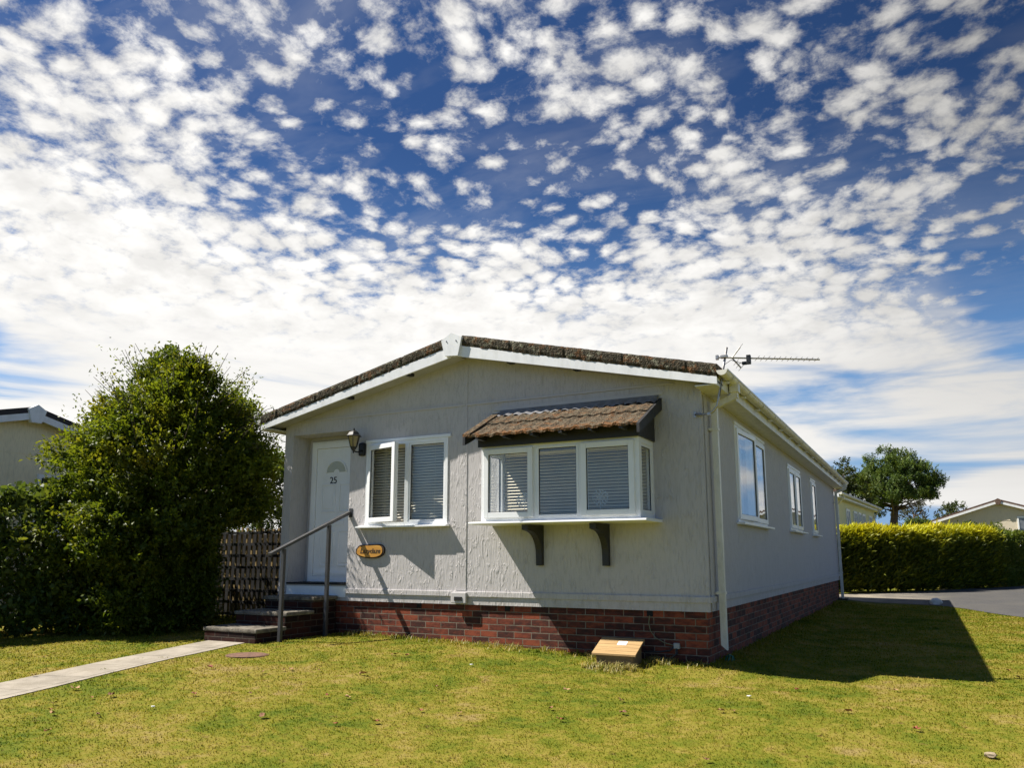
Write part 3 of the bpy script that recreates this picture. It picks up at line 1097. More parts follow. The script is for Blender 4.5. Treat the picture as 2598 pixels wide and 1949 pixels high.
bay = mb.build('bay_window', M['upvc'], home)
bay['label'] = 'projecting three-light white bay window under its own tiled roof'
for a, b, cas in lights:
    sash_and_pane(bay, MB_F, a, b, BZ0 + 0.036, BZ1 - 0.036, 0.0, cas)
for xs in (BX0, BX1):
    sgn = 1 if xs == BX0 else -1
    Mr = Matrix(((0, -sgn * -1.0 if False else sgn, 0, xs), (-sgn if False else 1, 0, 0, 0), (0, 0, 1, 0), (0, 0, 0, 1)))
    mb = MB()
    mb.ring(Y0 + 0.08, -0.064, BZ0 + 0.062, BZ1 - 0.062, 0.03, 0.010, 0.055, Mr)
    mb.build('glazing_bead', M['upvc'], bay)
    mb = MB()
    mb.ring(Y0 + 0.11, -0.094, BZ0 + 0.092, BZ1 - 0.092, 0.006, 0.014, 0.024, Mr)
    mb.build('gasket', M['rubber'], bay)
    mb = MB()
    mb.box(Y0 + 0.116, -0.10, 0.018, 0.023, BZ0 + 0.098, BZ1 - 0.098, 0.0, Mr)
    mb.build('pane', M['glass'], bay)
mb = MB()
mb.prism([(-0.565, 1.400), (-0.572, 1.408), (-0.568, 1.424), (-0.50, 1.4312), (-0.0008, 1.4312), (-0.0008, 1.400)], BX0 - 0.135, BX1 + 0.08, 'X')
mb.build('bay_sill', M['upvc'], bay)
mb = MB()
mb.box(BX0 + 0.01, BX1 - 0.01, Y0 + 0.071, -0.001, 1.4315, 1.445)
mb.box(BX0 + 0.02, BX1 - 0.02, Y0 + 0.01, 0.0, 2.302, 2.33)
mb.build('window_board', M['upvc'], bay)
mb = MB()
slats(mb, MF, -2.40, -0.63, 1.46, 2.28, -0.06, 0.037, 0.036, tilt=46)
mb.build('blind', M['blind'], bay)

# bay roof: two lapped courses of ribbed tiles, lead along the wall, black boards below
RX0, RX1 = -2.50, -0.475
mb = MB()


def roof_z(y):
    return 2.395 + (y + 0.80) * (2.765 - 2.395) / 0.80


for (ya, yb, lift) in ((-0.80, -0.40, 0.0), (-0.435, -0.09, 0.022)):
    n = 156
    rows = []
    for yi in range(6):
        y = ya + (yb - ya) * yi / 5
        row = []
        for i in range(n + 1):
            x = RX0 + (RX1 - RX0) * i / n
            ph = ((x - RX0) / 0.1555) % 1.0
            wav = 0.009 * max(0.0, math.cos((ph - 0.5) * 2 * math.pi * 0.85)) ** 1.3 + 0.006 * (1 - abs(ph - 0.5) * 2)
            jit = 0.006 * mnoise.noise(Vector((x * 22, y * 14, lift * 40))) + 0.004 * mnoise.noise(Vector((x * 60, y * 50, 2)))
            yy = y + (0.010 * mnoise.noise(Vector((x * 16, 5, lift))) if yi == 0 else 0)
            row.append((x, yy, roof_z(y) + lift + wav + jit))
        rows.append(row)
    top = [[mb.bm.verts.new(p) for p in r] for r in rows]
    low = [mb.bm.verts.new((p[0], p[1] + 0.004, p[2] - 0.026 - 0.008 * max(0, mnoise.noise(Vector((p[0] * 30, 1, lift)))))) for p in rows[0]]
    for A, B in zip(top, top[1:]):
        for k in range(n):
            mb.bm.faces.new((A[k], A[k + 1], B[k + 1], B[k]))
    for k in range(n):
        mb.bm.faces.new((low[k], low[k + 1], top[0][k + 1], top[0][k]))
btiles = mb.build('bay_roof', M['baytile'], bay, recalc=False)
mb = MB()
rows = []
for yi, (y, dz_) in enumerate(((-0.17, 0.034), (-0.08, 0.045), (-0.012, 0.06), (-0.006, 0.085))):
    rows.append([mb.bm.verts.new((RX0 + (RX1 - RX0) * i / 120, y, roof_z(y) + dz_ + (0.012 * math.sin(i * 0.82) + 0.008 * mnoise.noise(Vector((i * 0.4, yi, 0)))) * (1 - yi / 3.0))) for i in range(121)])
for A, B in zip(rows, rows[1:]):
    for k in range(120):
        mb.bm.faces.new((A[k], A[k + 1], B[k + 1], B[k]))
mb.build('lead_flashing', M['lead'], bay, smooth=True, recalc=False)
mb = MB()
mb.box(RX0 - 0.09, RX1 + 0.05, -0.012, -0.0005, 2.828, 2.862, 0.003)
mb.build('flashing_strip', M['smooth'], bay)
for xs, nm in ((RX0 - 0.052, 0), (RX1 + 0.002, 1)):
    mb = MB()                                             # black barge ends
    mb.prism([(-0.815, roof_z(-0.815) - 0.10), (-0.815, roof_z(-0.815) - 0.004), (-0.003, roof_z(-0.003) + 0.028), (-0.003, roof_z(-0.003) - 0.11), (-0.72, roof_z(-0.72) - 0.105)],
             xs, xs + 0.03, 'X')
    mb.build('bay_bargeboard', M['black'], bay)
mb = MB()                                                 # lichened verge tile along the left end
mb.prism([(-0.81, roof_z(-0.81) - 0.002), (-0.81, roof_z(-0.81) + 0.030), (-0.10, roof_z(-0.10) + 0.055), (-0.10, roof_z(-0.10))], RX0 - 0.058, RX0 + 0.035, 'X')
mb.build('verge_tile', M['baytile'], bay)
mb = MB()
mb.box(BX0 - 0.015, BX1 + 0.022, -0.565, -0.542, 2.292, 2.43)
mb.box(BX0 - 0.015, BX0 + 0.008, -0.5418, -0.003, 2.298, 2.45)
mb.box(BX1 - 0.001, BX1 + 0.022, -0.5418, -0.003, 2.298, 2.45)
mb.prism([(-0.54, 2.4505), (-0.003, 2.4505), (-0.003, 2.70)], BX1 + 0.001, BX1 + 0.020, 'X')
mb.prism([(-0.54, 2.4505), (-0.003, 2.4505), (-0.003, 2.70)], BX0 - 0.013, BX0 + 0.006, 'X')
mb.build('bay_fascia', M['black'], bay)
for k in range(6):
    x = BX0 + 0.10 + k * 0.345
    mb = MB()
    mb.prism([(-0.79, 2.352), (-0.79, 2.385), (-0.567, 2.485), (-0.567, 2.40), (-0.62, 2.352)], x - 0.02, x + 0.02, 'X')
    mb.build('rafter_foot', M['black'], bay)
for xb in (-1.955, -1.130):
    mb = MB()                                             # curved gallows bracket
    out = [(-0.001, 0.93), (-0.062, 0.93), (-0.066, 1.06)]
    for k in range(9):
        a = math.radians(90 * k / 8)
        out.append((-0.066 - 0.30 * (1 - math.cos(a)), 1.06 + 0.265 * math.sin(a)))
    out += [(-0.43, 1.335), (-0.43, 1.392), (-0.001, 1.392)]
    mb.prism(out, xb - 0.037, xb + 0.037, 'X')
    mb.build('bay_bracket', M['black'], bay)


# ------------------------------------------------------------------ ground, road, path
def ring_inside(poly, x, y):
    c = False
    j = len(poly) - 1
    for i in range(len(poly)):
        xi, yi = poly[i]
        xj, yj = poly[j]
        if (yi > y) != (yj > y) and x < (xj - xi) * (y - yi) / (yj - yi) + xi:
            c = not c
        j = i
    return c


def in_house(x, y, pad=0.0):
    return WL + 0.03 - pad < x < WR - 0.03 + pad and 0.03 - pad < y < WB + pad


PATH = [(-4.42, -4.75), (-4.74, -3.60), (-4.98, -2.60), (-5.15, -1.40), (-5.76, -1.40), (-5.68, -2.0), (-5.55, -2.75), (-5.41, -3.40), (-5.21, -4.40), (-4.65, -7.0), (-3.70, -7.0)]
ROAD = [(9.0, 2.0), (5.6, 6.3), (4.3, 9.0), (3.65, 10.3), (3.1, 11.6), (2.70, 12.55), (2.2, 13.15), (1.24, 13.5), (0.15, 13.55), (-0.4, 14.0), (-3.0, 14.6), (-3.0, 15.6), (-0.2, 16.1),
        (1.2, 17.0), (2.1, 18.3), (2.5, 19.4), (3.6, 20.9), (5.0, 23.6), (7.5, 28.0), (13.0, 36.0), (20.0, 36.0), (14.0, 20.0), (12.0, 10.0), (14.0, 2.0)]

lm, n = new_mat('lawn_soil')
c, f = lawn_colour(n)
n.put(n.b.inputs['Base Color'], n.mix(0.22, c, (0.08, 0.06, 0.022)))
n.put(n.b.inputs['Roughness'], 0.95)
n.put(n.b.inputs['Specular IOR Level'], 0.1)
bump(n, n.noise(pos(n), 60.0, 4.0, 0.7), 0.4, 0.02)


def spaced(a, b, fine0, fine1, step, coarse):
    v = [a]
    while v[-1] < b:
        x = v[-1]
        v.append(x + (step if fine0 <= x <= fine1 else coarse))
    return v


xs = spaced(-400, 400, -10, 8, 0.18, 6.0)
ys = spaced(-60, 700, -9, 26, 0.18, 6.0)
vv = np.array([(x, y, gz(x, y)) for y in ys for x in xs])
nx = len(xs)
qq = np.array([(j * nx + i, j * nx + i + 1, (j + 1) * nx + i + 1, (j + 1) * nx + i) for j in range(len(ys) - 1) for i in range(nx - 1)])
lawn = structure(np_mesh('lawn', vv, qq, None, lm))


def sheet(name, poly, mat, lift, step, edge=0.0):
    """A flat-laid sheet that follows the ground inside an outline."""
    bm = bmesh.new()
    bm.faces.new([bm.verts.new((p[0], p[1], 0)) for p in poly])
    bmesh.ops.triangulate(bm, faces=bm.faces[:])
    lo = [min(p[k] for p in poly) for k in (0, 1)]
    hi = [max(p[k] for p in poly) for k in (0, 1)]
    for k, nrm in ((0, (1, 0, 0)), (1, (0, 1, 0))):
        t = lo[k] + step
        while t < hi[k]:
            co = (t, 0, 0) if k == 0 else (0, t, 0)
            bmesh.ops.bisect_plane(bm, geom=bm.verts[:] + bm.edges[:] + bm.faces[:], plane_co=co, plane_no=nrm)
            t += step
    for v in bm.verts:
        v.co.z = gz(v.co.x, v.co.y) + lift + (edge * mnoise.noise(v.co * 1.3) if edge else 0)
    bmesh.ops.recalc_face_normals(bm, faces=bm.faces[:])
    if bm.faces and sum(f.normal.z for f in bm.faces) < 0:
        bmesh.ops.reverse_faces(bm, faces=bm.faces[:])
    me = bpy.data.meshes.new(name)
    bm.to_mesh(me)
    bm.free()
    me.materials.append(mat)
    o = bpy.data.objects.new(name, me)
    COL.objects.link(o)
    return structure(o)


am, n = new_mat('asphalt')
p = pos(n)
a = n.noise(p, 160.0, 3.0, 0.7)
b = n.noise(p, 1.3, 5.0, 0.6)
v = n.vor(p, 120.0)
c = n.mix(n.rng(a, 0.3, 0.7), (0.022, 0.022, 0.023), (0.105, 0.10, 0.095))
c = n.mix(n.rng(b, 0.4, 0.7, 0.0, 0.5), c, (0.11, 0.10, 0.082))
c = n.mix(n.rng(v, 0.0, 0.25, 0.5, 0.0), c, (0.27, 0.26, 0.24))
xx, yy, zzz = n.sep(p)
near_house = n.m('MULTIPLY', n.rng(xx, 0.6, 2.6, 1.0, 0.0), 0.75)
c = n.mix(n.m('MULTIPLY', near_house, n.rng(b, 0.25, 0.6)), c, (0.36, 0.31, 0.235))       # loose pale gravel beside the house
n.put(n.b.inputs['Base Color'], c)
n.put(n.b.inputs['Roughness'], 0.85)
bump(n, n.m('ADD', a, v), 0.8, 0.008)
sheet('road', ROAD, am, 0.012, 0.4)

pm, n = new_mat('path_concrete')
p = pos(n)
# slabs laid along the path; joints are cracks in the surface
x, y, z = n.sep(p)
v = n.comb(n.m('ADD', n.m('MULTIPLY', x, 0.97), n.m('MULTIPLY', y, 0.23)), n.m('SUBTRACT', n.m('MULTIPLY', y, 0.97), n.m('MULTIPLY', x, 0.23)), 0.0)
wv = n.vm('ADD', v, n.vm('SCALE', n.vm('SUBTRACT', n.noise_col(p, 5.0), (0.5, 0.5, 0.5)), scale=0.03))
br = n.new('ShaderNodeTexBrick')
br.offset = 0.0
n.put(br.inputs['Vector'], wv)
n.put(br.inputs['Scale'], 1.0)
n.put(br.inputs['Brick Width'], 0.61)
n.put(br.inputs['Row Height'], 0.61)
n.put(br.inputs['Mortar Size'], 0.011)
n.put(br.inputs['Mortar Smooth'], 0.5)
g1 = n.noise(p, 3.0, 6.0, 0.7)
g2 = n.noise(p, 70.0, 3.0, 0.6)
c = n.mix(n.rng(g1, 0.3, 0.7), (0.19, 0.165, 0.13), (0.38, 0.335, 0.27))
c = n.mix(n.rng(g2, 0.35, 0.7, 0.0, 0.45), c, (0.27, 0.24, 0.19))
c = n.mix(n.m('MULTIPLY', br.outputs['Fac'], n.rng(g1, 0.25, 0.6, 0.8, 0.2)), c, (0.060, 0.050, 0.030))
c = n.mix(n.rng(n.noise(p, 1.7, 6.0, 0.75), 0.50, 0.72, 0.0, 0.6), c, (0.15, 0.125, 0.085))
n.put(n.b.inputs['Base Color'], c)
n.put(n.b.inputs['Roughness'], 0.9)
bump(n, n.m('SUBTRACT', n.m('MULTIPLY', g2, 0.5), br.outputs['Fac']), 0.6, 0.01)
sheet('path', PATH, pm, 0.007, 0.3)

# ------------------------------------------------------------------ grass blades on the lawn
rs = np.random.default_rng(3)
BOX = (-1.14, -0.66, -0.47, -0.12)
STEPS = (-5.87, -4.94, -1.47, 0.0)
MANHOLE = (-4.44, -2.07, 0.22)


def sown(x, y):
    if math.hypot(x + 5.28, y + 2.75) < 0.06 or math.hypot(x + 5.12, y + 2.55) < 0.07 or math.hypot(x + 5.02, y + 3.3) < 0.05:
        return True                                       # weeds in the joints of the path
    x += 0.035 * mnoise.noise(Vector((x * 6, y * 6, 2)))
    y += 0.035 * mnoise.noise(Vector((x * 6, y * 6, 7)))
    if in_house(x, y, -0.01) or ring_inside(PATH, x, y) or ring_inside(ROAD, x, y):
        return False
    if STEPS[0] < x < STEPS[1] and STEPS[2] < y < STEPS[3]:
        return False
    if BOX[0] < x < BOX[1] and BOX[2] < y < BOX[3]:
        return False
    if ((x - MANHOLE[0]) / 0.245) ** 2 + ((y - MANHOLE[1]) / 0.22) ** 2 < 1 + 0.3 * mnoise.noise(Vector((x * 9, y * 9, 0))):
        return False
    return True


def scatter(n_try, r0, r1, half_angle):
    """Points spread about the standpoint, thinner with distance."""
    r = r0 * (r1 / r0) ** rs.random(n_try) if False else r0 + (r1 - r0) * rs.random(n_try) ** 1.25
    a = math.atan2(0.873, -0.459) + (rs.random(n_try) * 2 - 1) * half_angle
    return 2.06 + r * np.cos(a), -8.37 + r * np.sin(a), r


px, py, pr = scatter(600000, 3.0, 21.5, math.radians(50))
keep = np.array([sown(x, y) for x, y in zip(px, py)])
px, py, pr = px[keep], py[keep], pr[keep]
gzv = np.array([gz(x, y) for x, y in zip(px, py)])
N = len(px)


def near_edge(x, y):
    """Longer tufts where the mower does not reach."""
    e = 0.0
    if -4.85 < x < 0.1 and -0.35 < y < 0.1:
        e = max(e, 1.0 - max(0.0, -y - 0.05) / 0.3)
    if -0.1 < x < 0.35 and -0.2 < y < WB:
        e = max(e, (1.0 - x / 0.35) * 0.7)
    if BOX[0] - 0.15 < x < BOX[1] + 0.25 and BOX[2] - 0.15 < y < 0.0:
        e = max(e, 0.9)
    return e * (0.35 + 0.65 * abs(mnoise.noise(Vector((x * 6, y * 6, 1)))) * 2)


edge_v = np.array([near_edge(x, y) for x, y in zip(px, py)])
clump = np.array([mnoise.noise(Vector((x * 5, y * 5, 8))) for x, y in zip(px, py)])
H = (0.009 + 0.012 * rs.random(N)) * (1.0 + 0.35 * clump) * (1 + 0.04 * np.maximum(0, pr - 5)) * (1 + 3.6 * edge_v * rs.random(N))
W = (0.0020 + 0.0014 * rs.random(N)) * np.maximum(1.0, pr / 5.5)
az = rs.random(N) * 2 * np.pi
lean = (0.35 + 1.0 * rs.random(N))
d = np.stack([np.cos(az), np.sin(az), np.zeros(N)], 1)
side = np.stack([-np.sin(az), np.cos(az), np.zeros(N)], 1)
base = np.stack([px, py, gzv - 0.004], 1)
up = np.array([0, 0, 1.0])
midp = base + up * (H * 0.6)[:, None] + d * (H * 0.22 * lean)[:, None]
tip = base + up * (H * (1.05 - 0.25 * lean))[:, None] + d * (H * 0.85 * lean)[:, None]
V = np.empty((N, 5, 3))
V[:, 0] = base - side * W[:, None]
V[:, 1] = base + side * W[:, None]
V[:, 2] = midp + side * (W * 0.75)[:, None]
V[:, 3] = midp - side * (W * 0.75)[:, None]
V[:, 4] = tip
k5 = np.arange(N)[:, None] * 5
gm, n = new_mat('grass_blade')
at = n.new('ShaderNodeAttribute', attribute_name='tint')
c, f = lawn_colour(n, at.outputs['Fac'])
c = n.mix(n.rng(at.outputs['Fac'], 0.0, 1.0, 0.0, 0.22), c, n.mix(1.0, c, (1.7, 1.5, 1.3), 'MULTIPLY'))
n.put(n.b.inputs['Base Color'], c)
n.put(n.b.inputs['Roughness'], 0.7)
n.put(n.b.inputs['Specular IOR Level'], 0.12)
tl = n.new('ShaderNodeBsdfTranslucent')
n.put(tl.inputs[0], n.mix(1.0, c, (1.25, 1.25, 0.6), 'MULTIPLY'))
mx = n.new('ShaderNodeMixShader')
n.put(mx.inputs[0], 0.38)
n.t.links.new(n.b.outputs[0], mx.inputs[1])
n.t.links.new(tl.outputs[0], mx.inputs[2])
n.t.links.new(mx.outputs[0], n.out.inputs[0])
tint = np.repeat(rs.random(N), 5)
grass = np_mesh('grass', V.reshape(-1, 3), k5 + np.array([0, 1, 2, 3]), k5 + np.array([3, 2, 4]), gm, tint)
grass['kind'] = 'stuff'
grass['label'] = 'short mown grass of the sunlit front lawn, patchy green and straw yellow'
grass['category'] = 'grass'

NS = 2600                                                 # uncut dry grass round the box and along the bricks
sx = np.where(rs.random(NS) < 0.62, rs.uniform(-1.34, -0.38, NS), rs.uniform(-4.7, 0.1, NS))
sy = -0.04 - np.abs(rs.normal(0, 0.12, NS)) - np.where((sx > -1.2) & (sx < -0.64), 0.45, 0.0)
lump = np.array([mnoise.noise(Vector((x * 5.5, y * 5.5, 4))) for x, y in zip(sx, sy)])
ok = (lump > -0.05)
sx, sy = sx[ok], sy[ok]
NS = len(sx)
az2 = rs.random(NS) * 2 * np.pi
H2 = 0.035 + 0.065 * rs.random(NS) ** 1.6
d2 = np.stack([np.cos(az2), np.sin(az2), np.zeros(NS)], 1)
s2_ = np.stack([-np.sin(az2), np.cos(az2), np.zeros(NS)], 1)
b2 = np.stack([sx, sy, np.array([gz(x, y) for x, y in zip(sx, sy)]) - 0.004], 1)
V2 = np.empty((NS, 5, 3))
wd = 0.0025 + 0.0015 * rs.random(NS)
V2[:, 0], V2[:, 1] = b2 - s2_ * wd[:, None], b2 + s2_ * wd[:, None]
m2 = b2 + up * (H2 * 0.6)[:, None] + d2 * (H2 * 0.25)[:, None]
V2[:, 2], V2[:, 3] = m2 + s2_ * (wd * 0.8)[:, None], m2 - s2_ * (wd * 0.8)[:, None]
V2[:, 4] = b2 + up * (H2 * (0.5 + 0.5 * rs.random(NS)))[:, None] + d2 * (H2 * (0.5 + 0.6 * rs.random(NS)))[:, None]
k5 = np.arange(NS)[:, None] * 5
dry = np_mesh('dry_grass', V2.reshape(-1, 3), k5 + np.array([0, 1, 2, 3]), k5 + np.array([3, 2, 4]), make_leaf('dry_grass', (0.16, 0.19, 0.03), (0.46, 0.36, 0.16), 0.3), np.repeat(rs.random(NS), 5))
dry['kind'] = 'stuff'
dry['label'] = 'uncut straw-coloured grass tufts around the wooden box and along the bricks'
dry['category'] = 'dry grass'


# ------------------------------------------------------------------ doorstep, handrail, small things by the house
st = thing('doorstep', 'three weathered brick steps with worn concrete treads leading up to the porch', 'steps', (-5.47, -0.7, 0.02))
tread_mat, n = new_mat('worn_concrete')
p = pos(n)
t1, t2 = n.noise(p, 9.0, 6.0, 0.7), n.noise(p, 60.0, 3.0, 0.6)
c = n.mix(n.rng(t1, 0.35, 0.65), (0.065, 0.055, 0.040), (0.24, 0.215, 0.17))
n.put(n.b.inputs['Base Color'], n.mix(n.rng(t2, 0.4, 0.7, 0.0, 0.5), c, (0.12, 0.10, 0.075)))
n.put(n.b.inputs['Roughness'], 0.9)
bump(n, n.m('ADD', t1, t2), 1.0, 0.012)
for k, (yf, zt) in enumerate(((-1.45, 0.19), (-0.97, 0.355), (-0.485, 0.52))):
    yb = -0.012
    mb = MB()
    mb.box(-5.83 + 0.006 * k, -4.98 - 0.006 * k, yf + 0.012, yb - 0.004 * k, -0.30 + k * 0.01, zt - 0.052, 0.012)
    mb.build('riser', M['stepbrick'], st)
    mb = MB()
    mb.box(-5.85 + 0.001 * k, -4.96 - 0.001 * k, yf, yb - 0.002 if k == 2 else yf + 0.50, zt - 0.05, zt, 0.016)
    for v in mb.bm.verts:
        q = 0.010 * mnoise.noise(v.co * 7.0)
        v.co += Vector((q, q * 0.8, q * 0.6))
    mb.build('tread', tread_mat, st)

hr = thing('handrail', 'dark grey steel handrail on two posts beside the doorstep', 'handrail', (-4.83, -0.8, -0.03))
for yp, zt in ((-1.20, 1.125), (-0.40, 1.443)):
    mb = MB()
    mb.box(-4.852, -4.808, yp - 0.022, yp + 0.022, -0.15, zt, 0.005)
    mb.build('post', M['rail'], hr)
mb = MB()
mb.prism([(-1.43, 1.045), (-1.435, 1.075), (-0.008, 1.643), (-0.008, 1.600)], -4.858, -4.802, 'X')
mb.build('top_rail', M['rail'], hr)
mb = MB()
mb.box(-4.835, -4.775, -0.0075, -0.0005, 1.56, 1.68, 0.002)
mb.build('wall_plate', M['rail'], hr)

lamp = thing('wall_lantern', 'black coach lantern with amber panes mounted on the wall beside the porch', 'wall lamp', (-4.665, -0.12, 2.39))
lx, ly = -4.655, -0.175
mb = MB()
mb.box(lx - 0.052 + 0.02, lx + 0.052 + 0.02, -0.030, -0.0005, 2.385, 2.565, 0.028)
mb.build('back_plate', M['rubber'], lamp)
mb = MB()
mb.tube([(lx + 0.02, -0.028, 2.46), (lx + 0.01, -0.09, 2.43), (lx, -0.14, 2.432), (lx, ly, 2.455)], [0.014, 0.010, 0.010, 0.013], 8)
mb.lathe([(0.006, 2.405), (0.012, 2.425), (0.010, 2.435), (0.034, 2.462), (0.046, 2.492)], lx, ly, 12)
mb.build('arm', M['rubber'], lamp)
mb = MB()
mb.lathe([(0.105, 2.632), (0.108, 2.640), (0.088, 2.655), (0.066, 2.690), (0.028, 2.712), (0.014, 2.716), (0.012, 2.728), (0.004, 2.748)], lx, ly, 6)
mb.build('lantern_roof', M['rubber'], lamp)
mb = MB()
mb.lathe([(0.043, 2.492), (0.078, 2.632)], lx, ly, 6)
mb.build('lamp_glass', M['amber'], lamp)
mb = MB()
for k in range(6):
    a = 2 * math.pi * k / 6
    mb.tube([(lx + 0.046 * math.cos(a), ly + 0.046 * math.sin(a), 2.49), (lx + 0.081 * math.cos(a), ly + 0.081 * math.sin(a), 2.634)], 0.005, 5)
mb.build('cage', M['rubber'], lamp)

pq = thing('name_plaque', 'oval varnished wood name plaque with dark bark edge on the wall', 'house sign', (-4.445, -0.02, 1.01))
ol = []
for k in range(40):
    a = 2 * math.pi * k / 40
    ca, sa = math.cos(a), math.sin(a)
    ol.append((-4.445 + 0.232 * (abs(ca) ** 0.75) * (1 if ca > 0 else -1) + 0.006 * math.sin(3 * a),
               1.107 + (0.092 + 0.008 * ca) * (abs(sa) ** 0.8) * (1 if sa > 0 else -1) - 0.007 * math.cos(4 * a) * (1 if sa > 0 else 0.3)))
mb = MB()
mb.prism(ol, -0.034, -0.0005)
mb.build('bark_edge', M['bark_rim'], pq)
mb = MB()
mb.prism([(-4.445 + (x + 4.445) * 0.90, 1.107 + (z - 1.107) * 0.84) for x, z in ol], -0.039, -0.0335)
mb.build('face', M['plaque'], pq)
text_part('lettering', 'Lazydaze', 0.092, Matrix.Translation((-4.435, -0.0395, 1.107)) @ Matrix.Rotation(math.pi / 2, 4, 'X'), M['bark_rim'], pq, 0.002, 0.25)

wb = thing('wooden_box', 'low wooden box with new sloping plank lid against the brick plinth', 'box', (-0.97, -0.16, -0.1))
mb = MB()
mb.prism([(-0.295, -0.16), (-0.295, 0.002), (-0.012, 0.122), (-0.012, -0.16)], -1.165, -0.765, 'X')
mb.build('body', M['box_side'], wb)
mb = MB()
sl = 0.43
for k in range(5):
    ya, yb = -0.325 + k * 0.0625, -0.325 + (k + 1) * 0.0625 - 0.004
    mb.prism([(ya, -0.004 + sl * (ya + 0.325)), (yb, -0.004 + sl * (yb + 0.325)), (yb, 0.014 + sl * (yb + 0.325)), (ya, 0.014 + sl * (ya + 0.325))], -1.205, -0.725, 'X')
mb.build('lid', M['box_lid'], wb)
card = MB()
card.prism([(-0.155, 0.0155 + sl * 0.17), (-0.085, 0.0155 + sl * 0.24), (-0.085, 0.0175 + sl * 0.24), (-0.155, 0.0175 + sl * 0.17)], -0.985, -0.885, 'X')
tag(card.build('paper_card', M['paper']), 'small white card lying on the lid of the wooden box', 'card').location = (0.06, -0.15, 0.02)
wb.location = Vector(wb.location) + Vector((0.06, -0.15, 0.02))

cb = thing('cable_box', 'small grey cable junction box with loose cables low on the brickwork', 'cable box', (-0.36, 0.0, 0.05))
mb = MB()
mb.box(-0.40, -0.335, -0.012, 0.0295, 0.065, 0.125, 0.008)
mb.build('cover', M['grey_box'], cb)
mb = MB()
mb.tube([(-0.66, 0.012, 0.40), (-0.67, 0.005, 0.32), (-0.655, 0.010, 0.24), (-0.60, 0.008, 0.17), (-0.50, 0.012, 0.12), (-0.40, 0.010, 0.10)], 0.005, 6)
mb.build('thin_cable', M['wire'], cb)
mb = MB()
mb.tube([(-0.37, 0.0, 0.07), (-0.36, -0.02, 0.02), (-0.42, -0.05, -0.03), (-0.56, -0.06, -0.035), (-0.66, -0.06, -0.05)], 0.012, 8)
mb.tube([(-0.40, 0.0, 0.08), (-0.44, -0.02, 0.045), (-0.55, -0.04, 0.03), (-0.72, -0.05, 0.025)], 0.010, 8)
mb.build('thick_cable', M['rubber'], cb)

mh = thing('manhole_cover', 'rusty round iron inspection cover set in the grass by the path', 'manhole cover', (-4.44, -2.07, 0.0))
mb = MB()
zc = gz(-4.44, -2.07)
mb.lathe([(0.215, zc - 0.02), (0.215, zc + 0.006), (0.205, zc + 0.010), (0.0, zc + 0.010)], -4.44, -2.07, 32)
for v in mb.bm.verts:
    v.co.y = -2.07 + (v.co.y + 2.07) * 0.9
mb.build('lid', M['rust'], mh)
mb = MB()
mb.lathe([(0.232, zc - 0.02), (0.235, zc + 0.005), (0.22, zc + 0.006), (0.217, zc - 0.01)], -4.44, -2.07, 32)
for v in mb.bm.verts:
    v.co.y = -2.07 + (v.co.y + 2.07) * 0.9
mb.build('surround', M['rust'], mh)

# --- television aerial on a cranked mast at the corner
ae = thing('tv_aerial', 'television aerial on a cranked steel mast at the corner of the eaves', 'aerial', (0.02, -0.04, 2.54))
mast = [(-0.07, -0.012, 2.565), (0.0, -0.05, 2.555), (0.10, -0.10, 2.545), (0.155, -0.115, 2.57), (0.20, -0.12, 2.625), (0.216, -0.12, 2.71), (0.27, -0.12, 2.98), (0.326, -0.12, 3.25)]
mb = MB()
mb.tube(mast, 0.0125, 10)
mb.build('mast', M['alu'], ae, smooth=True)
mb = MB()
mb.box(-0.088, -0.058, -0.0125, -0.0090, 2.535, 2.595)
mb.box(0.085, 0.118, -0.118, -0.082, 2.528, 2.562, 0.004)
mb.box(0.238, 0.262, -0.14, -0.10, 2.86, 2.885, 0.004)
mb.box(0.255, 0.330, -0.15, -0.09, 3.135, 3.168, 0.006)
mb.box(0.205, 0.235, -0.145, -0.10, 3.125, 3.175, 0.004)
mb.build('clamps', M['alu'], ae)
b0, b1 = Vector((0.22, -0.118, 3.150)), Vector((1.205, 0.30, 3.105))
mb = MB()
mb.tube([b0, b1], 0.0085, 8)
mb.build('boom', M['alu'], ae)
bd = (b1 - b0).normalized()
cr = Vector((-bd.y, bd.x, 0)).normalized()
mb = MB()
for k in range(12):
    c0 = b0 + bd * (0.42 + 0.056 * k)
    h = 0.105 - 0.0025 * k
    mb.tube([c0 - cr * h, c0 + cr * h], 0.0032, 5)
mb.build('directors', M['alu'], ae)
mb = MB()
rc = b0 + bd * 0.155
for s in (1, -1):
    e = rc + Vector((0.085, 0.03, 0.115 * s))
    mb.tube([rc, e], 0.0085, 6)
    for q in (0.45, 0.72, 1.0):
        c0 = rc.lerp(e, q)
        mb.tube([c0 - cr * 0.13, c0 + cr * 0.13], 0.003, 5)
mb.build('reflector', M['alu'], ae)
mb = MB()
dc = b0 + bd * 0.33
mb.box(dc.x - 0.022, dc.x + 0.022, dc.y - 0.025, dc.y + 0.025, dc.z - 0.065, dc.z + 0.035, 0.006)
mb.box(dc.x - 0.070, dc.x - 0.021, dc.y - 0.022, dc.y + 0.022, dc.z - 0.066, dc.z - 0.034, 0.006)
mb.build('dipole_box', M['rubber'], ae)
mb = MB()
mb.tube([(dc.x - 0.07, dc.y, dc.z - 0.05), (0.36, -0.10, 3.11), (0.295, -0.13, 3.06), (0.275, -0.135, 2.95), (0.232, -0.135, 2.72)], 0.0035, 6)
mb.build('coaxial_cable', M['rubber'], ae)

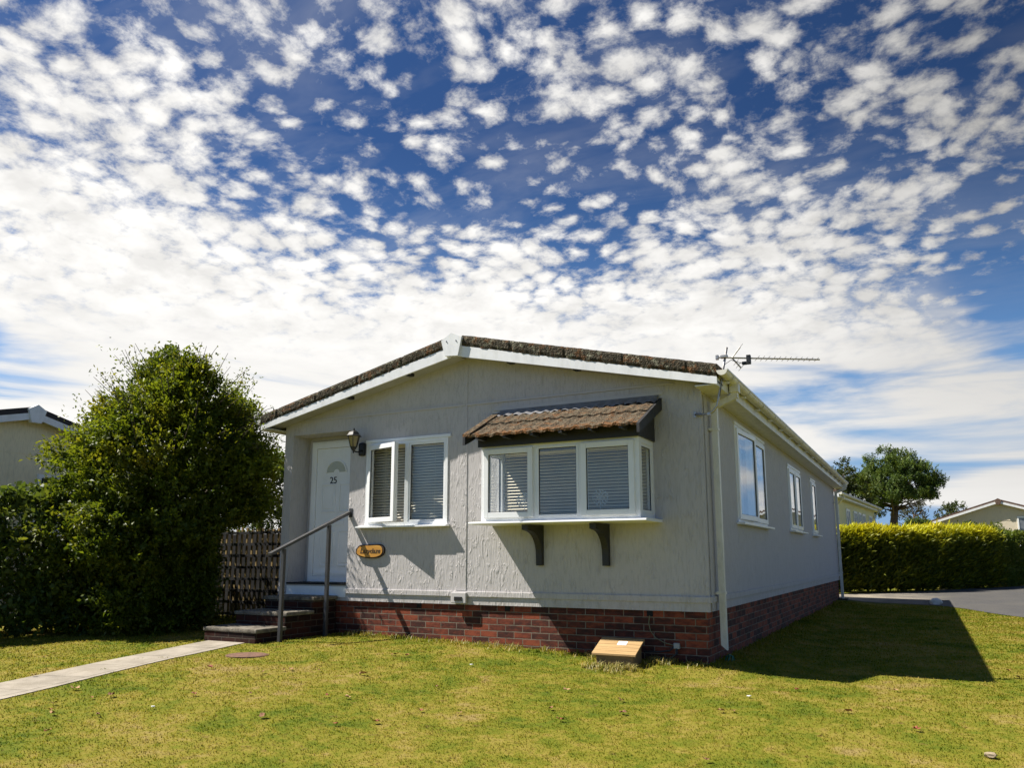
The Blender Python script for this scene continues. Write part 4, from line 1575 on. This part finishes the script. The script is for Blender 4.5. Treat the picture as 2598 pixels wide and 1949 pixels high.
# --- ornaments standing inside the bay
for ox, side_txt in ((-2.02, 'white wire dandelion ornament inside the left light of the bay window'),
                     (-1.085, 'white wire dandelion ornament inside the right light of the bay window')):
    om = thing('dandelion_ornament', side_txt, 'ornament', (ox, -0.30, 1.445), 0.0, 'ornaments in the bay window')
    mb = MB()
    c0 = Vector((ox, -0.30, 1.675))
    for k in range(70):
        zz_ = 1 - 2 * (k + 0.5) / 70
        a = k * 2.399963
        rr = math.sqrt(1 - zz_ * zz_)
        dv = Vector((rr * math.cos(a), rr * math.sin(a), zz_))
        e = c0 + dv * 0.088
        mb.tube([c0, e], 0.0008, 4, False)
        mb.box(e.x - 0.005, e.x + 0.005, e.y - 0.005, e.y + 0.005, e.z - 0.005, e.z + 0.005)
    mb.build('head', M['ornament'], om)
    mb = MB()
    mb.tube([(ox, -0.30, 1.452), (ox, -0.30, 1.675)], 0.003, 6)
    mb.build('stem', M['ornament'], om)
    mb = MB()
    mb.lathe([(0.035, 1.4455), (0.035, 1.452), (0.004, 1.456)], ox, -0.30, 16)
    mb.build('foot', M['ornament'], om)

# --- trellis fence behind the steps
tr = thing('trellis_fence', 'square timber trellis panel in shade between the shrub and the house', 'trellis', (-7.2, 1.3, 0.0))
mb = MB()
for x in np.arange(-9.26, -6.09, 0.118):
    mb.box(x, x + 0.030, 1.288, 1.310, 0.02, 1.50 + 0.05 * mnoise.noise(Vector((x * 3, 0, 0))))
mb.build('uprights', M['trellis'], tr)
mb = MB()
for z in (0.08, 0.27, 0.46, 0.65, 0.84, 1.03, 1.22, 1.41):
    mb.box(-9.29, -6.075, 1.266, 1.287, z, z + 0.045)
mb.build('rails', M['black'], tr)
for x in (-9.33, -6.085):
    mb = MB()
    mb.box(x - 0.03, x + 0.03, 1.262, 1.34, -0.2, 1.58, 0.005)
    mb.build('post', M['trellis'], tr)
mb = MB()
mb.box(-9.27, -6.12, 1.60, 1.625, -0.1, 1.42)  # added black sheet standing in for the shade behind the trellis
mb.build('shade_backing', M['black'], tr)


# ------------------------------------------------------------------ foliage
def leaf_mesh(name, P, Dr, Nn, L, Wd, tint, mat, parent):
    """One bent leaf per row: position, direction, face normal, length, width."""
    Dr = Dr / np.linalg.norm(Dr, axis=1, keepdims=True)
    S = np.cross(Dr, Nn)
    S /= np.maximum(np.linalg.norm(S, axis=1, keepdims=True), 1e-6)
    U = np.cross(S, Dr)
    n = len(P)
    V = np.empty((n, 4, 3))
    V[:, 0] = P
    V[:, 1] = P + Dr * (L * 0.5)[:, None] + S * Wd[:, None] + U * (L * 0.10)[:, None]
    V[:, 2] = P + Dr * L[:, None] - U * (L * 0.08)[:, None]
    V[:, 3] = P + Dr * (L * 0.5)[:, None] - S * Wd[:, None] + U * (L * 0.10)[:, None]
    return np_mesh(name, V.reshape(-1, 3), np.arange(n * 4).reshape(n, 4), None, mat, np.repeat(tint, 4), parent, False)


def unit(v):
    return v / np.maximum(np.linalg.norm(v, axis=1, keepdims=True), 1e-9)


def sprays(rng, roots, dirs, length, per, leaf_l, leaf_w, droop=0.25, spread=0.7):
    """Leafy twigs: each root grows a bent twig with leaves along it."""
    n = len(roots)
    t = rng.random((n, per))
    ln = length * (0.6 + 0.8 * rng.random(n))
    P = roots[:, None, :] + dirs[:, None, :] * (ln[:, None] * t)[:, :, None]
    P[:, :, 2] -= droop * ln[:, None] * t ** 2
    P += rng.normal(0, length * 0.09, P.shape)
    D = unit((dirs[:, None, :] * 0.6 + rng.normal(0, spread, (n, per, 3))).reshape(-1, 3))
    Nn = unit(np.repeat(rng.normal(0, 0.55, (n, 3)), per, axis=0) + rng.normal(0, 0.35, (n * per, 3)) + np.array([0, 0, 0.8]))
    L = leaf_l * (0.6 + 0.8 * rng.random(n * per))
    W_ = leaf_w * (0.6 + 0.8 * rng.random(n * per))
    tw = np.repeat(rng.random(n), per)
    tint = np.clip(0.55 * tw + 0.45 * rng.random(n * per), 0, 1)
    return P.reshape(-1, 3), D, Nn, L, W_, tint


def trunk(parent, pts, radii, mat=None, name='trunk', branches=()):
    mb = MB()
    mb.tube(pts, radii, 9)
    for b, r in branches:
        mb.tube(b, r, 6)
    return mb.build(name, mat or M['bark'], parent, smooth=True)


leaf_shrub = make_leaf('shrub_leaf', (0.028, 0.060, 0.008), (0.165, 0.215, 0.016), 0.48, (0.22, 0.19, 0.02), 1.6)
leaf_bramble = make_leaf('bramble_leaf', (0.028, 0.055, 0.012), (0.12, 0.175, 0.030), 0.42, (0.19, 0.20, 0.03), 1.5)
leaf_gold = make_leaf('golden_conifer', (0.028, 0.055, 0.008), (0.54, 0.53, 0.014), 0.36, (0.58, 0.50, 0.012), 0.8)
leaf_privet = make_leaf('privet_leaf', (0.055, 0.095, 0.012), (0.14, 0.19, 0.022), 0.40, (0.22, 0.21, 0.02), 0.9)
leaf_pine = make_leaf('pine_needle', (0.040, 0.080, 0.020), (0.15, 0.215, 0.045), 0.28, (0.16, 0.15, 0.03), 0.5)
leaf_tree = make_leaf('tree_leaf', (0.028, 0.045, 0.012), (0.075, 0.095, 0.022), 0.3)
leaf_dark = make_leaf('dark_twig_leaf', (0.030, 0.035, 0.022), (0.075, 0.080, 0.045), 0.2)


# --- the big shrub between the path and the house
def big_shrub():
    rng = np.random.default_rng(11)
    cx, cy = -7.74, -0.50
    t = thing('large_shrub', 'tall bushy dark green shrub with yellow-lit top left of the porch', 'shrub', (cx, cy, -0.05))
    zs = np.array([-0.1, 0.5, 1.2, 1.6, 2.1, 2.6, 3.1, 3.5, 3.8, 4.0])
    rr = np.array([1.38, 1.48, 1.52, 1.48, 1.34, 1.16, 0.90, 0.62, 0.34, 0.08])
    n = 8600
    nc = 210                                     # twigs gather into boughs
    cz, ca = rng.uniform(0.0, 3.75, nc), rng.uniform(0, 2 * np.pi, nc)
    pick = rng.integers(0, nc, n)
    stray = rng.random(n) < 0.26
    z = np.clip(np.where(stray, rng.uniform(-0.05, 3.3, n), cz[pick] + rng.normal(0, 0.13, n)), -0.05, 3.98)
    a = np.where(stray, rng.uniform(0, 2 * np.pi, n), ca[pick] + rng.normal(0, 0.13, n))
    cf = 0.80 + 0.26 * rng.random(nc)
    lobes = np.array([0.16 * mnoise.noise(Vector((math.cos(q) * 1.6, math.sin(q) * 1.6, h * 1.1))) + 0.10 * mnoise.noise(Vector((math.cos(q) * 4.0, math.sin(q) * 4.0, h * 2.6 + 5))) for q, h in zip(a, z)])
    R = np.interp(z, zs, rr) * (1 + lobes * 1.9)
    f = np.where(stray, rng.random(n) ** 0.4, cf[pick] * (1 - 0.30 * rng.random(n) ** 1.5))
    x = cx + R * f * np.cos(a)
    y = cy + R * f * np.sin(a) * 0.95
    low_right = np.clip((2.5 - z) / 1.6, 0, 1) * np.clip((x - cx) / 1.4, 0, 1)
    x -= 0.35 * low_right
    over = x - (-6.98 - 1.114 * (y + 0.5) + np.clip((z - 1.40) / 0.45, 0, 1) * 3.0)   # open underneath towards the porch
    x = np.where(over > 0, x - 1.5 * over, x)
    roots = np.stack([x, y, z], 1)
    out = unit(np.stack([np.cos(a), np.sin(a), 0.55 + 0.5 * rng.random(n) + np.clip((z - 2.7), 0, 2) * 0.9], 1) + rng.normal(0, 0.35, (n, 3)))
    A = list(sprays(rng, roots, out, 0.26, 22, 0.060, 0.0165, 0.10, 0.55))
    lit_tint = np.clip((f - 0.80) / 0.2, 0, 1) * np.clip((z - 1.2) / 1.5, 0, 1)      # sunlit outer shoots of the upper crown, their brightness put into the tint
    A[5] = np.clip(A[5] * 0.75 + np.repeat(lit_tint, 22) * 0.55, 0, 1)
    # long shoots standing out of the outline at the top, the left and over to the eaves
    tips = []
    for k in range(80):
        q, h = rng.uniform(0, 2 * np.pi), rng.uniform(2.3, 3.8)
        r0 = np.interp(h, zs, rr) * 0.9
        tips.append(((cx + r0 * math.cos(q), cy + r0 * math.sin(q), h), (math.cos(q) * 0.6, math.sin(q) * 0.6, 0.9)))
    for k in range(16):
        h = rng.uniform(2.45, 3.1)
        tips.append(((cx + 0.95, cy - 0.2 + 0.7 * rng.random(), h), (1.0, 0.1 * rng.normal(), rng.uniform(0.05, 0.5))))
    r2 = np.array([q[0] for q in tips])
    d2 = unit(np.array([q[1] for q in tips]) + rng.normal(0, 0.15, (len(tips), 3)))
    B = sprays(rng, r2, d2, 0.62, 44, 0.045, 0.012, 0.10)
    leaf_mesh('crown', *[np.concatenate([p, q]) for p, q in zip(A, B)], leaf_shrub, t)
    br = []
    for k in range(16):
        q = k * 2.4
        h = 0.6 + 0.13 * k
        e = (cx + 0.8 * math.cos(q), cy + 0.8 * math.sin(q), h + 0.6)
        br.append(([(cx, cy, h * 0.6), (cx + 0.5 * math.cos(q), cy + 0.5 * math.sin(q), h + 0.3), e], [0.045, 0.03, 0.010]))
    for q0, d0 in zip(r2, d2):
        br.append(([tuple(q0), tuple(q0 + d0 * 0.62 - np.array([0, 0, 0.05]))], [0.007, 0.003]))
    trunk(t, [(cx, cy, -0.2), (cx + 0.05, cy, 1.0), (cx - 0.03, cy + 0.05, 2.2), (cx, cy, 3.6)], [0.13, 0.11, 0.08, 0.03], branches=br)


big_shrub()


def hedge(name, label, cat, line, z0, z1, thick, mat, n, per, length, ll, lw, seed, lean=(0, 0, 0), rough=0.10, up=0.8, group=None, droop=0.1, spread=0.7, top_bias=0.3, lit_tint=False):
    """Foliage wall along a line of ground points."""
    rng = np.random.default_rng(seed)
    line = np.array(line, dtype=float)
    t = thing(name, label, cat, (line[:, 0].mean(), line[:, 1].mean(), gz(line[:, 0].mean(), line[:, 1].mean())), 0.0, group)
    seg = np.linalg.norm(np.diff(line, axis=0), axis=1)
    cum = np.concatenate([[0], np.cumsum(seg)])
    s = rng.uniform(0, cum[-1], n)
    x = np.interp(s, cum, line[:, 0])
    y = np.interp(s, cum, line[:, 1])
    i = np.clip(np.searchsorted(cum, s) - 1, 0, len(seg) - 1)
    dv = (np.diff(line, axis=0) / seg[:, None])[i]
    nv = np.stack([dv[:, 1], -dv[:, 0]], 1)
    # points on the two faces, the top and the ends of a rounded slab
    u = rng.random(n)
    side = np.where(rng.random(n) < 0.72, 1.0, -1.0)
    on_top = u < top_bias
    off = np.where(on_top, rng.uniform(-1, 1, n), side * (0.72 + 0.28 * rng.random(n))) * thick / 2
    g = np.array([gz(a, b) for a, b in zip(x, y)])
    wav = np.array([mnoise.noise(Vector((a * 1.3, b * 1.3, 2))) for a, b in zip(x, y)])
    top = z1 + rough * wav
    h = np.where(on_top, top - 0.10 * rng.random(n), g + z0 + (top - g - z0) * rng.random(n) ** 1.15)
    bulge = np.array([rough * 1.2 * mnoise.noise(Vector((a * 1.4, b * 1.4, c * 1.6))) for a, b, c in zip(x, y, h)])
    off = off * np.where(h > top - 0.22, 0.85, 1.0) + side * bulge
    P = np.stack([x + nv[:, 0] * off, y + nv[:, 1] * off, h], 1)
    D = np.stack([nv[:, 0] * side * 0.55, nv[:, 1] * side * 0.55, np.full(n, up)], 1)
    D[on_top] = np.array([0, 0, 1.0])
    D = unit(D + np.array(lean) + rng.normal(0, 0.22, (n, 3)))
    S = list(sprays(rng, P, D, length, per, ll, lw, droop, spread))
    if lit_tint:                                    # golden top growth, with sunlit tops and shaded faces put into the tint
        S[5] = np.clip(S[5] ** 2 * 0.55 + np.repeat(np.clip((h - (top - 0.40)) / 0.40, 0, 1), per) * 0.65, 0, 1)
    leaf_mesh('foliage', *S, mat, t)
    # woody core
    mb = MB()
    for k in range(max(3, int(cum[-1] / 0.5))):
        sx = (k + 0.5) / max(3, int(cum[-1] / 0.5)) * cum[-1]
        qx, qy = np.interp(sx, cum, line[:, 0]), np.interp(sx, cum, line[:, 1])
        gg = gz(qx, qy)
        for w_ in range(3):
            e = (qx + rng.normal(0, 0.16), qy + rng.normal(0, 0.16), z1 - 0.35)
            mb.tube([(qx, qy, gg - 0.1), (qx + rng.normal(0, 0.08), qy + rng.normal(0, 0.08), (z1 + gg) / 2), e], [0.035, 0.025, 0.01], 6)
    mb.build('stems', M['bark'], t)
    return t


hedge('bramble_hedge', 'overgrown dark leafy hedge on the far left in front of the cream house', 'hedge',
      [(-12.5, -5.2), (-9.6, -3.0), (-8.6, -1.6), (-8.2, -0.6)], 0.0, 1.74, 1.0, leaf_bramble, 3600, 16, 0.30, 0.075, 0.026, 21, rough=0.30, droop=0.25)
hedge('garden_bush', 'rounded sunlit green bush behind the trellis at the back of the shrub', 'bush',
      [(-11.5, 2.6), (-9.4, 3.2), (-8.2, 3.4)], 0.0, 2.75, 1.5, leaf_bramble, 2600, 16, 0.26, 0.06, 0.02, 22, rough=0.4)
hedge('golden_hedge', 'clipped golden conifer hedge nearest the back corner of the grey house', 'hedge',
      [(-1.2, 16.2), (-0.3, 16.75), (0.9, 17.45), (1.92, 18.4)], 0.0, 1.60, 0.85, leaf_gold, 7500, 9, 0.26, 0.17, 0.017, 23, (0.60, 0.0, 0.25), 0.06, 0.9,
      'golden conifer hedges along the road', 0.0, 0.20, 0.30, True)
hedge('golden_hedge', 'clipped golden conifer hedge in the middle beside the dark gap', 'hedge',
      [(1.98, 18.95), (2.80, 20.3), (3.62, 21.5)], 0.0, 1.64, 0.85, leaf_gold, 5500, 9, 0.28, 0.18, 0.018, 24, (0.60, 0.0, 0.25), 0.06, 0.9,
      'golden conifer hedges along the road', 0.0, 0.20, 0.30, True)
hedge('privet_hedge', 'greener clipped hedge at the right edge, past the golden hedges', 'hedge',
      [(3.7, 21.7), (4.6, 23.6), (6.0, 26.2), (7.5, 28.8)], 0.0, 1.74, 1.0, leaf_privet, 9500, 12, 0.16, 0.06, 0.018, 25, (0.15, 0, 0.1), 0.10, 0.8, None, 0.0, 0.5)
hedge('leafy_bush', 'green leafy bush showing above the hedge before the beige bungalow', 'bush',
      [(3.3, 27.4), (4.5, 27.9)], 0.3, 1.90, 1.2, leaf_privet, 900, 16, 0.30, 0.085, 0.024, 26, rough=0.5)
hedge('pale_bush', 'pale yellow-green bush above the hedge beneath the pine', 'bush',
      [(1.5, 29.5), (2.25, 29.8)], 0.3, 2.35, 0.9, leaf_bramble, 600, 16, 0.30, 0.08, 0.022, 27, rough=0.4)


def clump_tree(name, label, base, clumps, mat, seed, per_clump, twig, per, ll, lw, up, trunk_pts, trunk_r, limbs=True, droop=0.0, spread=0.6):
    rng = np.random.default_rng(seed)
    t = thing(name, label, 'tree', base)
    R, D = [], []
    for (x, y, z, r) in clumps:
        m = max(8, int(per_clump * (r / 0.5) ** 2))
        v = unit(rng.normal(0, 1, (m, 3)))
        v[:, 2] = np.where(v[:, 2] < -0.35, -v[:, 2], v[:, 2])
        R.append(np.array([x, y, z]) + v * r * (0.55 + 0.45 * rng.random((m, 1))) * np.array([1, 1, 0.75]))
        D.append(unit(v + np.array([0, 0, up])))
    leaf_mesh('crown', *sprays(rng, np.concatenate(R), np.concatenate(D), twig, per, ll, lw, droop, spread), mat, t)
    br = []
    if limbs:
        top = np.array(trunk_pts[-1])
        for k, (x, y, z, r) in enumerate(clumps):
            if k % 2 == 0:
                s = np.array(trunk_pts[1]) + (top - np.array(trunk_pts[1])) * min(0.95, max(0.0, (z - trunk_pts[1][2] - 0.5) / max(0.1, top[2] - trunk_pts[1][2])))
                mid = (s + np.array([x, y, z])) / 2 - np.array([0, 0, 0.08])
                br.append(([tuple(s), tuple(mid), (x, y, z)], [0.05, 0.03, 0.012]))
    trunk(t, trunk_pts, trunk_r, branches=br)
    return t


def pine():
    rng = np.random.default_rng(5)
    cl = []
    bx, by = 0.75, 37.6
    for k in range(420):
        u = rng.uniform(-1, 1, 3)
        if np.dot(u, u) > 1 or (np.dot(u, u) < 0.25 and rng.random() < 0.6):
            continue
        x, y, z = bx + 0.15 + 1.95 * u[0], by + 1.7 * u[1], 4.45 + 1.7 * u[2]
        if z < 3.7 and abs(x - bx + 0.2) < 0.55:      # bare trunk
            continue
        if z < 3.9 and x > bx + 0.2:            # the right side is open below
            continue
        if z > 5.5 and abs(x - bx) > 1.15:
            continue
        cl.append((x, y, z, rng.uniform(0.20, 0.34)))
        if len(cl) > 150:
            break
    for q in ((2.55, 37.2, 4.55, 0.36), (2.95, 37.4, 4.85, 0.30), (3.05, 37.5, 5.15, 0.28), (2.35, 37.3, 4.30, 0.25), (2.75, 37.4, 5.45, 0.3), (-1.15, 37.5, 4.75, 0.33), (-0.9, 37.4, 5.3, 0.3),
              (0.55, 37.3, 6.75, 0.3), (1.2, 37.4, 6.65, 0.3), (1.75, 37.4, 6.45, 0.28), (2.2, 37.4, 6.0, 0.3), (-0.2, 37.4, 6.35, 0.3)):
        q = (q[0] - 0.1, q[1], q[2] - 0.35, q[3])
        cl.append(q)
    clump_tree('pine_tree', 'broad dark green pine tree with bare trunk behind the golden hedge', (bx - 0.2, by, 0.3), cl, leaf_pine, 6, 75, 0.30, 15, 0.13, 0.021, 2.2,
               [(bx - 0.25, by, 0.0), (bx - 0.15, by, 2.6), (bx + 0.1, by, 4.2), (bx, by, 6.0)], [0.24, 0.20, 0.15, 0.05], spread=0.38)


pine()
rng0 = np.random.default_rng(9)
clump_tree('dark_tree', 'dark tree top just showing past the far end of the gutter', (-1.45, 33.4, 0.3),
           [(-1.5 + 0.5 * q[0], 33.4 + 0.6 * q[1], 4.0 + 1.15 * q[2], 0.40) for q in rng0.uniform(-1, 1, (26, 3))] + [(-1.2, 33.4, 5.5, 0.3), (-0.75, 33.4, 4.1, 0.4), (-0.6, 33.4, 3.5, 0.5)],
           leaf_tree, 10, 40, 0.24, 12, 0.10, 0.035, 0.5, [(-1.45, 33.4, 0.0), (-1.45, 33.4, 2.0), (-1.4, 33.4, 5.0)], [0.2, 0.16, 0.05])
clump_tree('thin_tree', 'small sparse dark tree between the pine and the beige bungalow', (1.5, 46.6, 0.3),
           [(1.45 + 0.95 * q[0], 46.6 + 0.8 * q[1], 3.7 + 0.75 * q[2], 0.32) for q in rng0.uniform(-1, 1, (20, 3))],
           leaf_dark, 12, 12, 0.30, 9, 0.12, 0.035, 0.4, [(1.5, 46.6, 0.0), (1.5, 46.6, 2.0), (1.5, 46.6, 3.8)], [0.14, 0.10, 0.04])
clump_tree('roadside_tree', 'small dark treetop peeping over the left roof slope of the bungalow', (4.1, 56.0, 0.3),
           [(4.0 + 0.9 * q[0], 56.0 + 0.8 * q[1], 3.9 + 0.75 * q[2], 0.36) for q in rng0.uniform(-1, 1, (20, 3))],
           leaf_tree, 13, 26, 0.30, 9, 0.13, 0.045, 0.4, [(4.1, 56.0, 0.0), (4.1, 56.0, 2.0), (4.1, 56.0, 3.8)], [0.14, 0.10, 0.04])


# ------------------------------------------------------------------ neighbouring homes
def neighbour(name, label, loc, rotz, half, length, eave, ridge, wallmat, roofmat, wins, cap=True, gable_wins=(), capmat=None, tint=None):
    """A park home: ridge along local +Y, gable face at local y = 0."""
    t = thing(name, label, 'house', loc, rotz)
    p = (ridge - eave) / (half + 0.2)
    mb = MB()
    mb.prism([(-half, -0.3), (half, -0.3), (half, eave - 0.05), (0, ridge - 0.14), (-half, eave - 0.05)], 0.0, length)
    mb.build('wall', wallmat, t)
    mb = MB()
    mb.prism([(-half - 0.2, eave - 0.02), (0, ridge - 0.02), (half + 0.2, eave - 0.02), (half + 0.2, eave - 0.13), (0, ridge - 0.13), (-half - 0.2, eave - 0.13)], -0.25, length + 0.25)
    rf = mb.build('roof', roofmat, t)
    for s in (-1, 1):
        mb = MB()
        mb.prism([(s * 0.05, ridge - 0.13 - p * 0.05), (s * (half + 0.21), eave - 0.125), (s * (half + 0.21), eave - 0.25), (s * 0.05, ridge - 0.255 - p * 0.05)], -0.262, -0.235)
        mb.build('bargeboard', M['barge'], t)
        mb = MB()
        mb.tube([(s * (half + 0.26), -0.25, eave - 0.12), (s * (half + 0.26), length + 0.25, eave - 0.12)], 0.055, 8)
        a, b = sorted((s * (half + 0.18), s * (half + 0.205)))
        mb.box(a, b, -0.23, length + 0.23, eave - 0.25, eave - 0.128)
        a, b = sorted((s * (half + 0.002), s * (half + 0.18)))
        mb.box(a, b, -0.23, length + 0.23, eave - 0.25, eave - 0.235)
        mb.build('gutter', M['cream_upvc'], t)
        for y in (0.35, length - 0.35):
            mb = MB()
            mb.tube([(s * (half + 0.26), y, eave - 0.14), (s * (half + 0.25), y, eave - 0.25), (s * (half + 0.05), y, eave - 0.45), (s * (half + 0.05), y, 0.0)], 0.034, 8)
            mb.build('downpipe', M['cream_upvc'], t)
    if cap:
        mb = MB()
        mb.prism([(-0.17, ridge - 0.09), (0, ridge + 0.01), (0.17, ridge - 0.09), (0.09, ridge - 0.33), (-0.09, ridge - 0.33)], -0.30, -0.20)
        mb.build('ridge_cap', capmat or M['barge'], t)
    mb = MB()
    mb.box(-half + 0.1, half - 0.1, -0.010, 0.0, eave - 0.05, eave - 0.03)
    mb.build('joint_strip', wallmat, t)
    Mr = Matrix(((0, 0 - 1, 0, half), (1, 0, 0, 0), (0, 0, 1, 0), (0, 0, 0, 1)))
    for Mx, (a, b, c, d) in [(Mr, q) for q in wins] + [(MF, q) for q in gable_wins]:
        mb = MB()
        mb.ring(a, b, c, d, 0.07, -0.035, -0.001, Mx)
        mb.box((a + b) / 2 - 0.035, (a + b) / 2 + 0.035, -0.034, -0.001, c + 0.07, d - 0.07, 0, Mx)
        mb.box(a - 0.05, b + 0.05, -0.09, -0.001, c - 0.04, c - 0.001, 0, Mx)
        f = mb.build('window', M['upvc'], t)
        mb = MB()
        mb.box(a + 0.07, b - 0.07, -0.016, -0.001, c + 0.07, d - 0.07, 0, Mx)
        mb.build('pane', M['dark_pane'], f)
    return t


dp, n = new_mat('dark_window_pane')
n.put(n.b.inputs['Base Color'], n.mix(n.rng(n.noise(pos(n), 2.0, 2.0), 0.4, 0.6), (0.02, 0.025, 0.03), (0.16, 0.17, 0.18)))
n.put(n.b.inputs['Roughness'], 0.03)
n.put(n.b.inputs['Specular IOR Level'], 0.9)
M['dark_pane'] = dp
lat, n = new_mat('latticed_window_pane')
x, y, z = n.sep(pos(n))
vv_ = n.m('ADD', n.m('ABSOLUTE', n.m('SUBTRACT', n.m('FRACT', n.m('MULTIPLY', n.m('ADD', y, z), 3.5)), 0.5)), 0.0)
ww_ = n.m('ABSOLUTE', n.m('SUBTRACT', n.m('FRACT', n.m('MULTIPLY', n.m('SUBTRACT', y, z), 3.5)), 0.5))
ld = n.rng(n.m('MINIMUM', vv_, ww_), 0.05, 0.10, 1.0, 0.0)
n.put(n.b.inputs['Base Color'], n.mix(ld, (0.22, 0.24, 0.28), (0.62, 0.63, 0.64)))
n.put(n.b.inputs['Roughness'], 0.15)
M['cream_wall'] = make_stucco('cream_stucco', (0.90, 0.79, 0.56), 0.7)
M['yellow_wall'] = make_stucco('yellow_stucco', (0.90, 0.80, 0.44), 0.7)
M['beige_wall'] = make_stucco('beige_stucco', (0.68, 0.60, 0.46), 0.7)
M['slate'] = plain('dark_felt_roof', (0.035, 0.030, 0.032), 0.85, 0.3, 10.0, 0.6)
M['redroof'] = make_moss('brown_roof', (0.13, 0.085, 0.07), 0.2, 0.35)

neighbour('cream_house', 'cream park home with dark roof and white ridge cap behind the left hedge', (-12.6, 0.10, -0.05), math.pi / 2, 3.1, 12.0, 3.02, 3.86,
          M['cream_wall'], M['slate'], (), True, ((0.28, 1.25, 1.50, 2.62),))
M['dark_pane'] = lat
neighbour('yellow_house', 'pale yellow park home with latticed windows beyond the golden hedge', (-3.55, 19.9, 0.15), -math.atan2(0.72, 9.9), 3.0, 9.7, 3.10, 4.0,
          M['yellow_wall'], M['redroof'], ((2.2, 3.0, 1.5, 2.6), (3.9, 4.7, 1.5, 2.6), (5.0, 5.7, 1.5, 2.6), (6.0, 6.8, 1.5, 2.6), (7.9, 8.7, 1.5, 2.6)), False)
M['dark_pane'] = dp
neighbour('beige_bungalow', 'beige bungalow with shallow brown gable roof at the far right', (5.68, 41.5, 0.25), -0.05, 3.25, 11.0, 2.80, 3.94,
          M['beige_wall'], M['redroof'], (), True, ((0.80, 2.6, 1.4, 2.95),), M['redroof'])

# ------------------------------------------------------------------ litter on the lawn
def dead_leaf(x, y, i, label, mat, size):
    r = random.Random(i * 13 + 5)
    bm = bmesh.new()
    a0 = r.uniform(0, 6.28)
    n = 9
    rim = []
    for k in range(n):
        a = 2 * math.pi * k / n
        rr = size * (0.55 + 0.45 * abs(math.cos(a))) * r.uniform(0.8, 1.15)
        rim.append(bm.verts.new((rr * math.cos(a + a0), rr * math.sin(a + a0) * 0.8, size * r.uniform(0.05, 0.75))))
    c = bm.verts.new((0, 0, size * 0.15))
    for k in range(n):
        bm.faces.new((c, rim[k], rim[(k + 1) % n]))
    me = bpy.data.meshes.new('fallen_leaf')
    bm.to_mesh(me)
    bm.free()
    me.materials.append(mat)
    o = bpy.data.objects.new('fallen_leaf', me)
    COL.objects.link(o)
    o.location = (x, y, gz(x, y) + 0.016)
    return tag(o, label, 'leaf', 'fallen leaves scattered on the lawn')


M['dead_red'] = plain('red_brown_leaf', (0.24, 0.065, 0.03), 0.8, 0.3, 30.0)
M['dead_tan'] = plain('tan_leaf', (0.40, 0.23, 0.11), 0.8, 0.3, 30.0)
LEAVES = [(-3.92, -4.5), (-3.74, -4.64), (-3.63, -4.69), (-3.34, -4.54), (-4.1, -2.87), (-3.51, -2.77), (-3.42, -2.6), (-3.38, -2.54), (-3.13, -2.43), (-3.29, -3.74), (-2.93, -3.49), (-2.38, -3.18),
          (-2.21, -3.13), (-2.33, -3.94), (-1.49, -3.13), (-1.2, -3.04), (-1.57, -3.59), (-2.68, -2.34), (-3.06, -1.34), (-2.91, -1.31), (-3.82, -4.1), (-3.88, -4.22), (-4.31, -4.08),
          (-5.27, -3.84), (-1.77, -3.8), (-1.84, -2.38), (-3.21, -4.99), (-0.83, -1.84), (-0.67, -2.52), (-0.46, -2.8), (-0.12, -2.38), (0.95, -0.87), (0.55, -2.02), (0.64, -1.98), (2.71, 1.43),
          (2.75, 0.89), (1.9, -2.02), (1.73, -0.46), (0.76, -3.33), (1.43, -1.63), (-0.28, -1.97)]
for i, (x, y) in enumerate(LEAVES):
    k = (0, 1, 2, 0, 1)[i % 5]
    dead_leaf(x, y, i, ('curled brown dead leaf lying on the lawn', 'curled red-brown dead leaf lying on the lawn', 'curled tan dead leaf lying on the lawn')[k],
              (M['dead'], M['dead_red'], M['dead_tan'])[k], 0.022 + 0.020 * rnd.random())
for x, y, i, txt in ((-3.20, -4.19, 90, 'small pale scrap on the grass left of centre'), (0.64, -1.38, 91, 'tiny white scrap on the grass before the house shadow'),
                     (-2.10, -1.34, 92, 'tiny white scrap on the grass below the bay window')):
    mb = MB()
    z = gz(x, y) + 0.02
    mb.prism([(x - 0.02, y), (x, y + 0.012), (x + 0.018, y + 0.004), (x + 0.006, y - 0.012)], z, z + 0.006, 'Z')
    tag(mb.build('litter_scrap', M['paper']), txt, 'litter', 'pale scraps on the lawn')
mb = MB()
mb.blob((2.31, -2.52, gz(2.31, -2.52) + 0.02), (0.035, 0.028, 0.018), 0.5, 3)
tag(mb.build('pale_stone', M['stone']), 'pale tan stone lying in the grass at the lower right', 'stone')
mb = MB()
mb.blob((2.16, 13.50, gz(2.16, 13.5) + 0.06), (0.14, 0.10, 0.10), 0.5, 8)
tag(mb.build('kerb_stone', plain('white_stone', (0.66, 0.62, 0.55), 0.8, 0.2, 9.0, 0.5)), 'whitish edging stone where the lawn meets the road', 'stone')
mb = MB()
zg = gz(0.07, 0.42)
for k in range(7):
    a = k * 0.9
    mb.tube([(0.09 + 0.05 * math.cos(a), 0.42 + 0.05 * math.sin(a), zg), (0.09 + 0.035 * math.cos(a + .5), 0.42 + 0.035 * math.sin(a + .5), zg + 0.045 + 0.006 * (k % 3)), (0.09, 0.42, zg + 0.06)], 0.008, 6)
tag(mb.build('green_drain_guard', M['green_plastic']), 'small green plastic guard on the ground below the downpipe', 'drain guard')
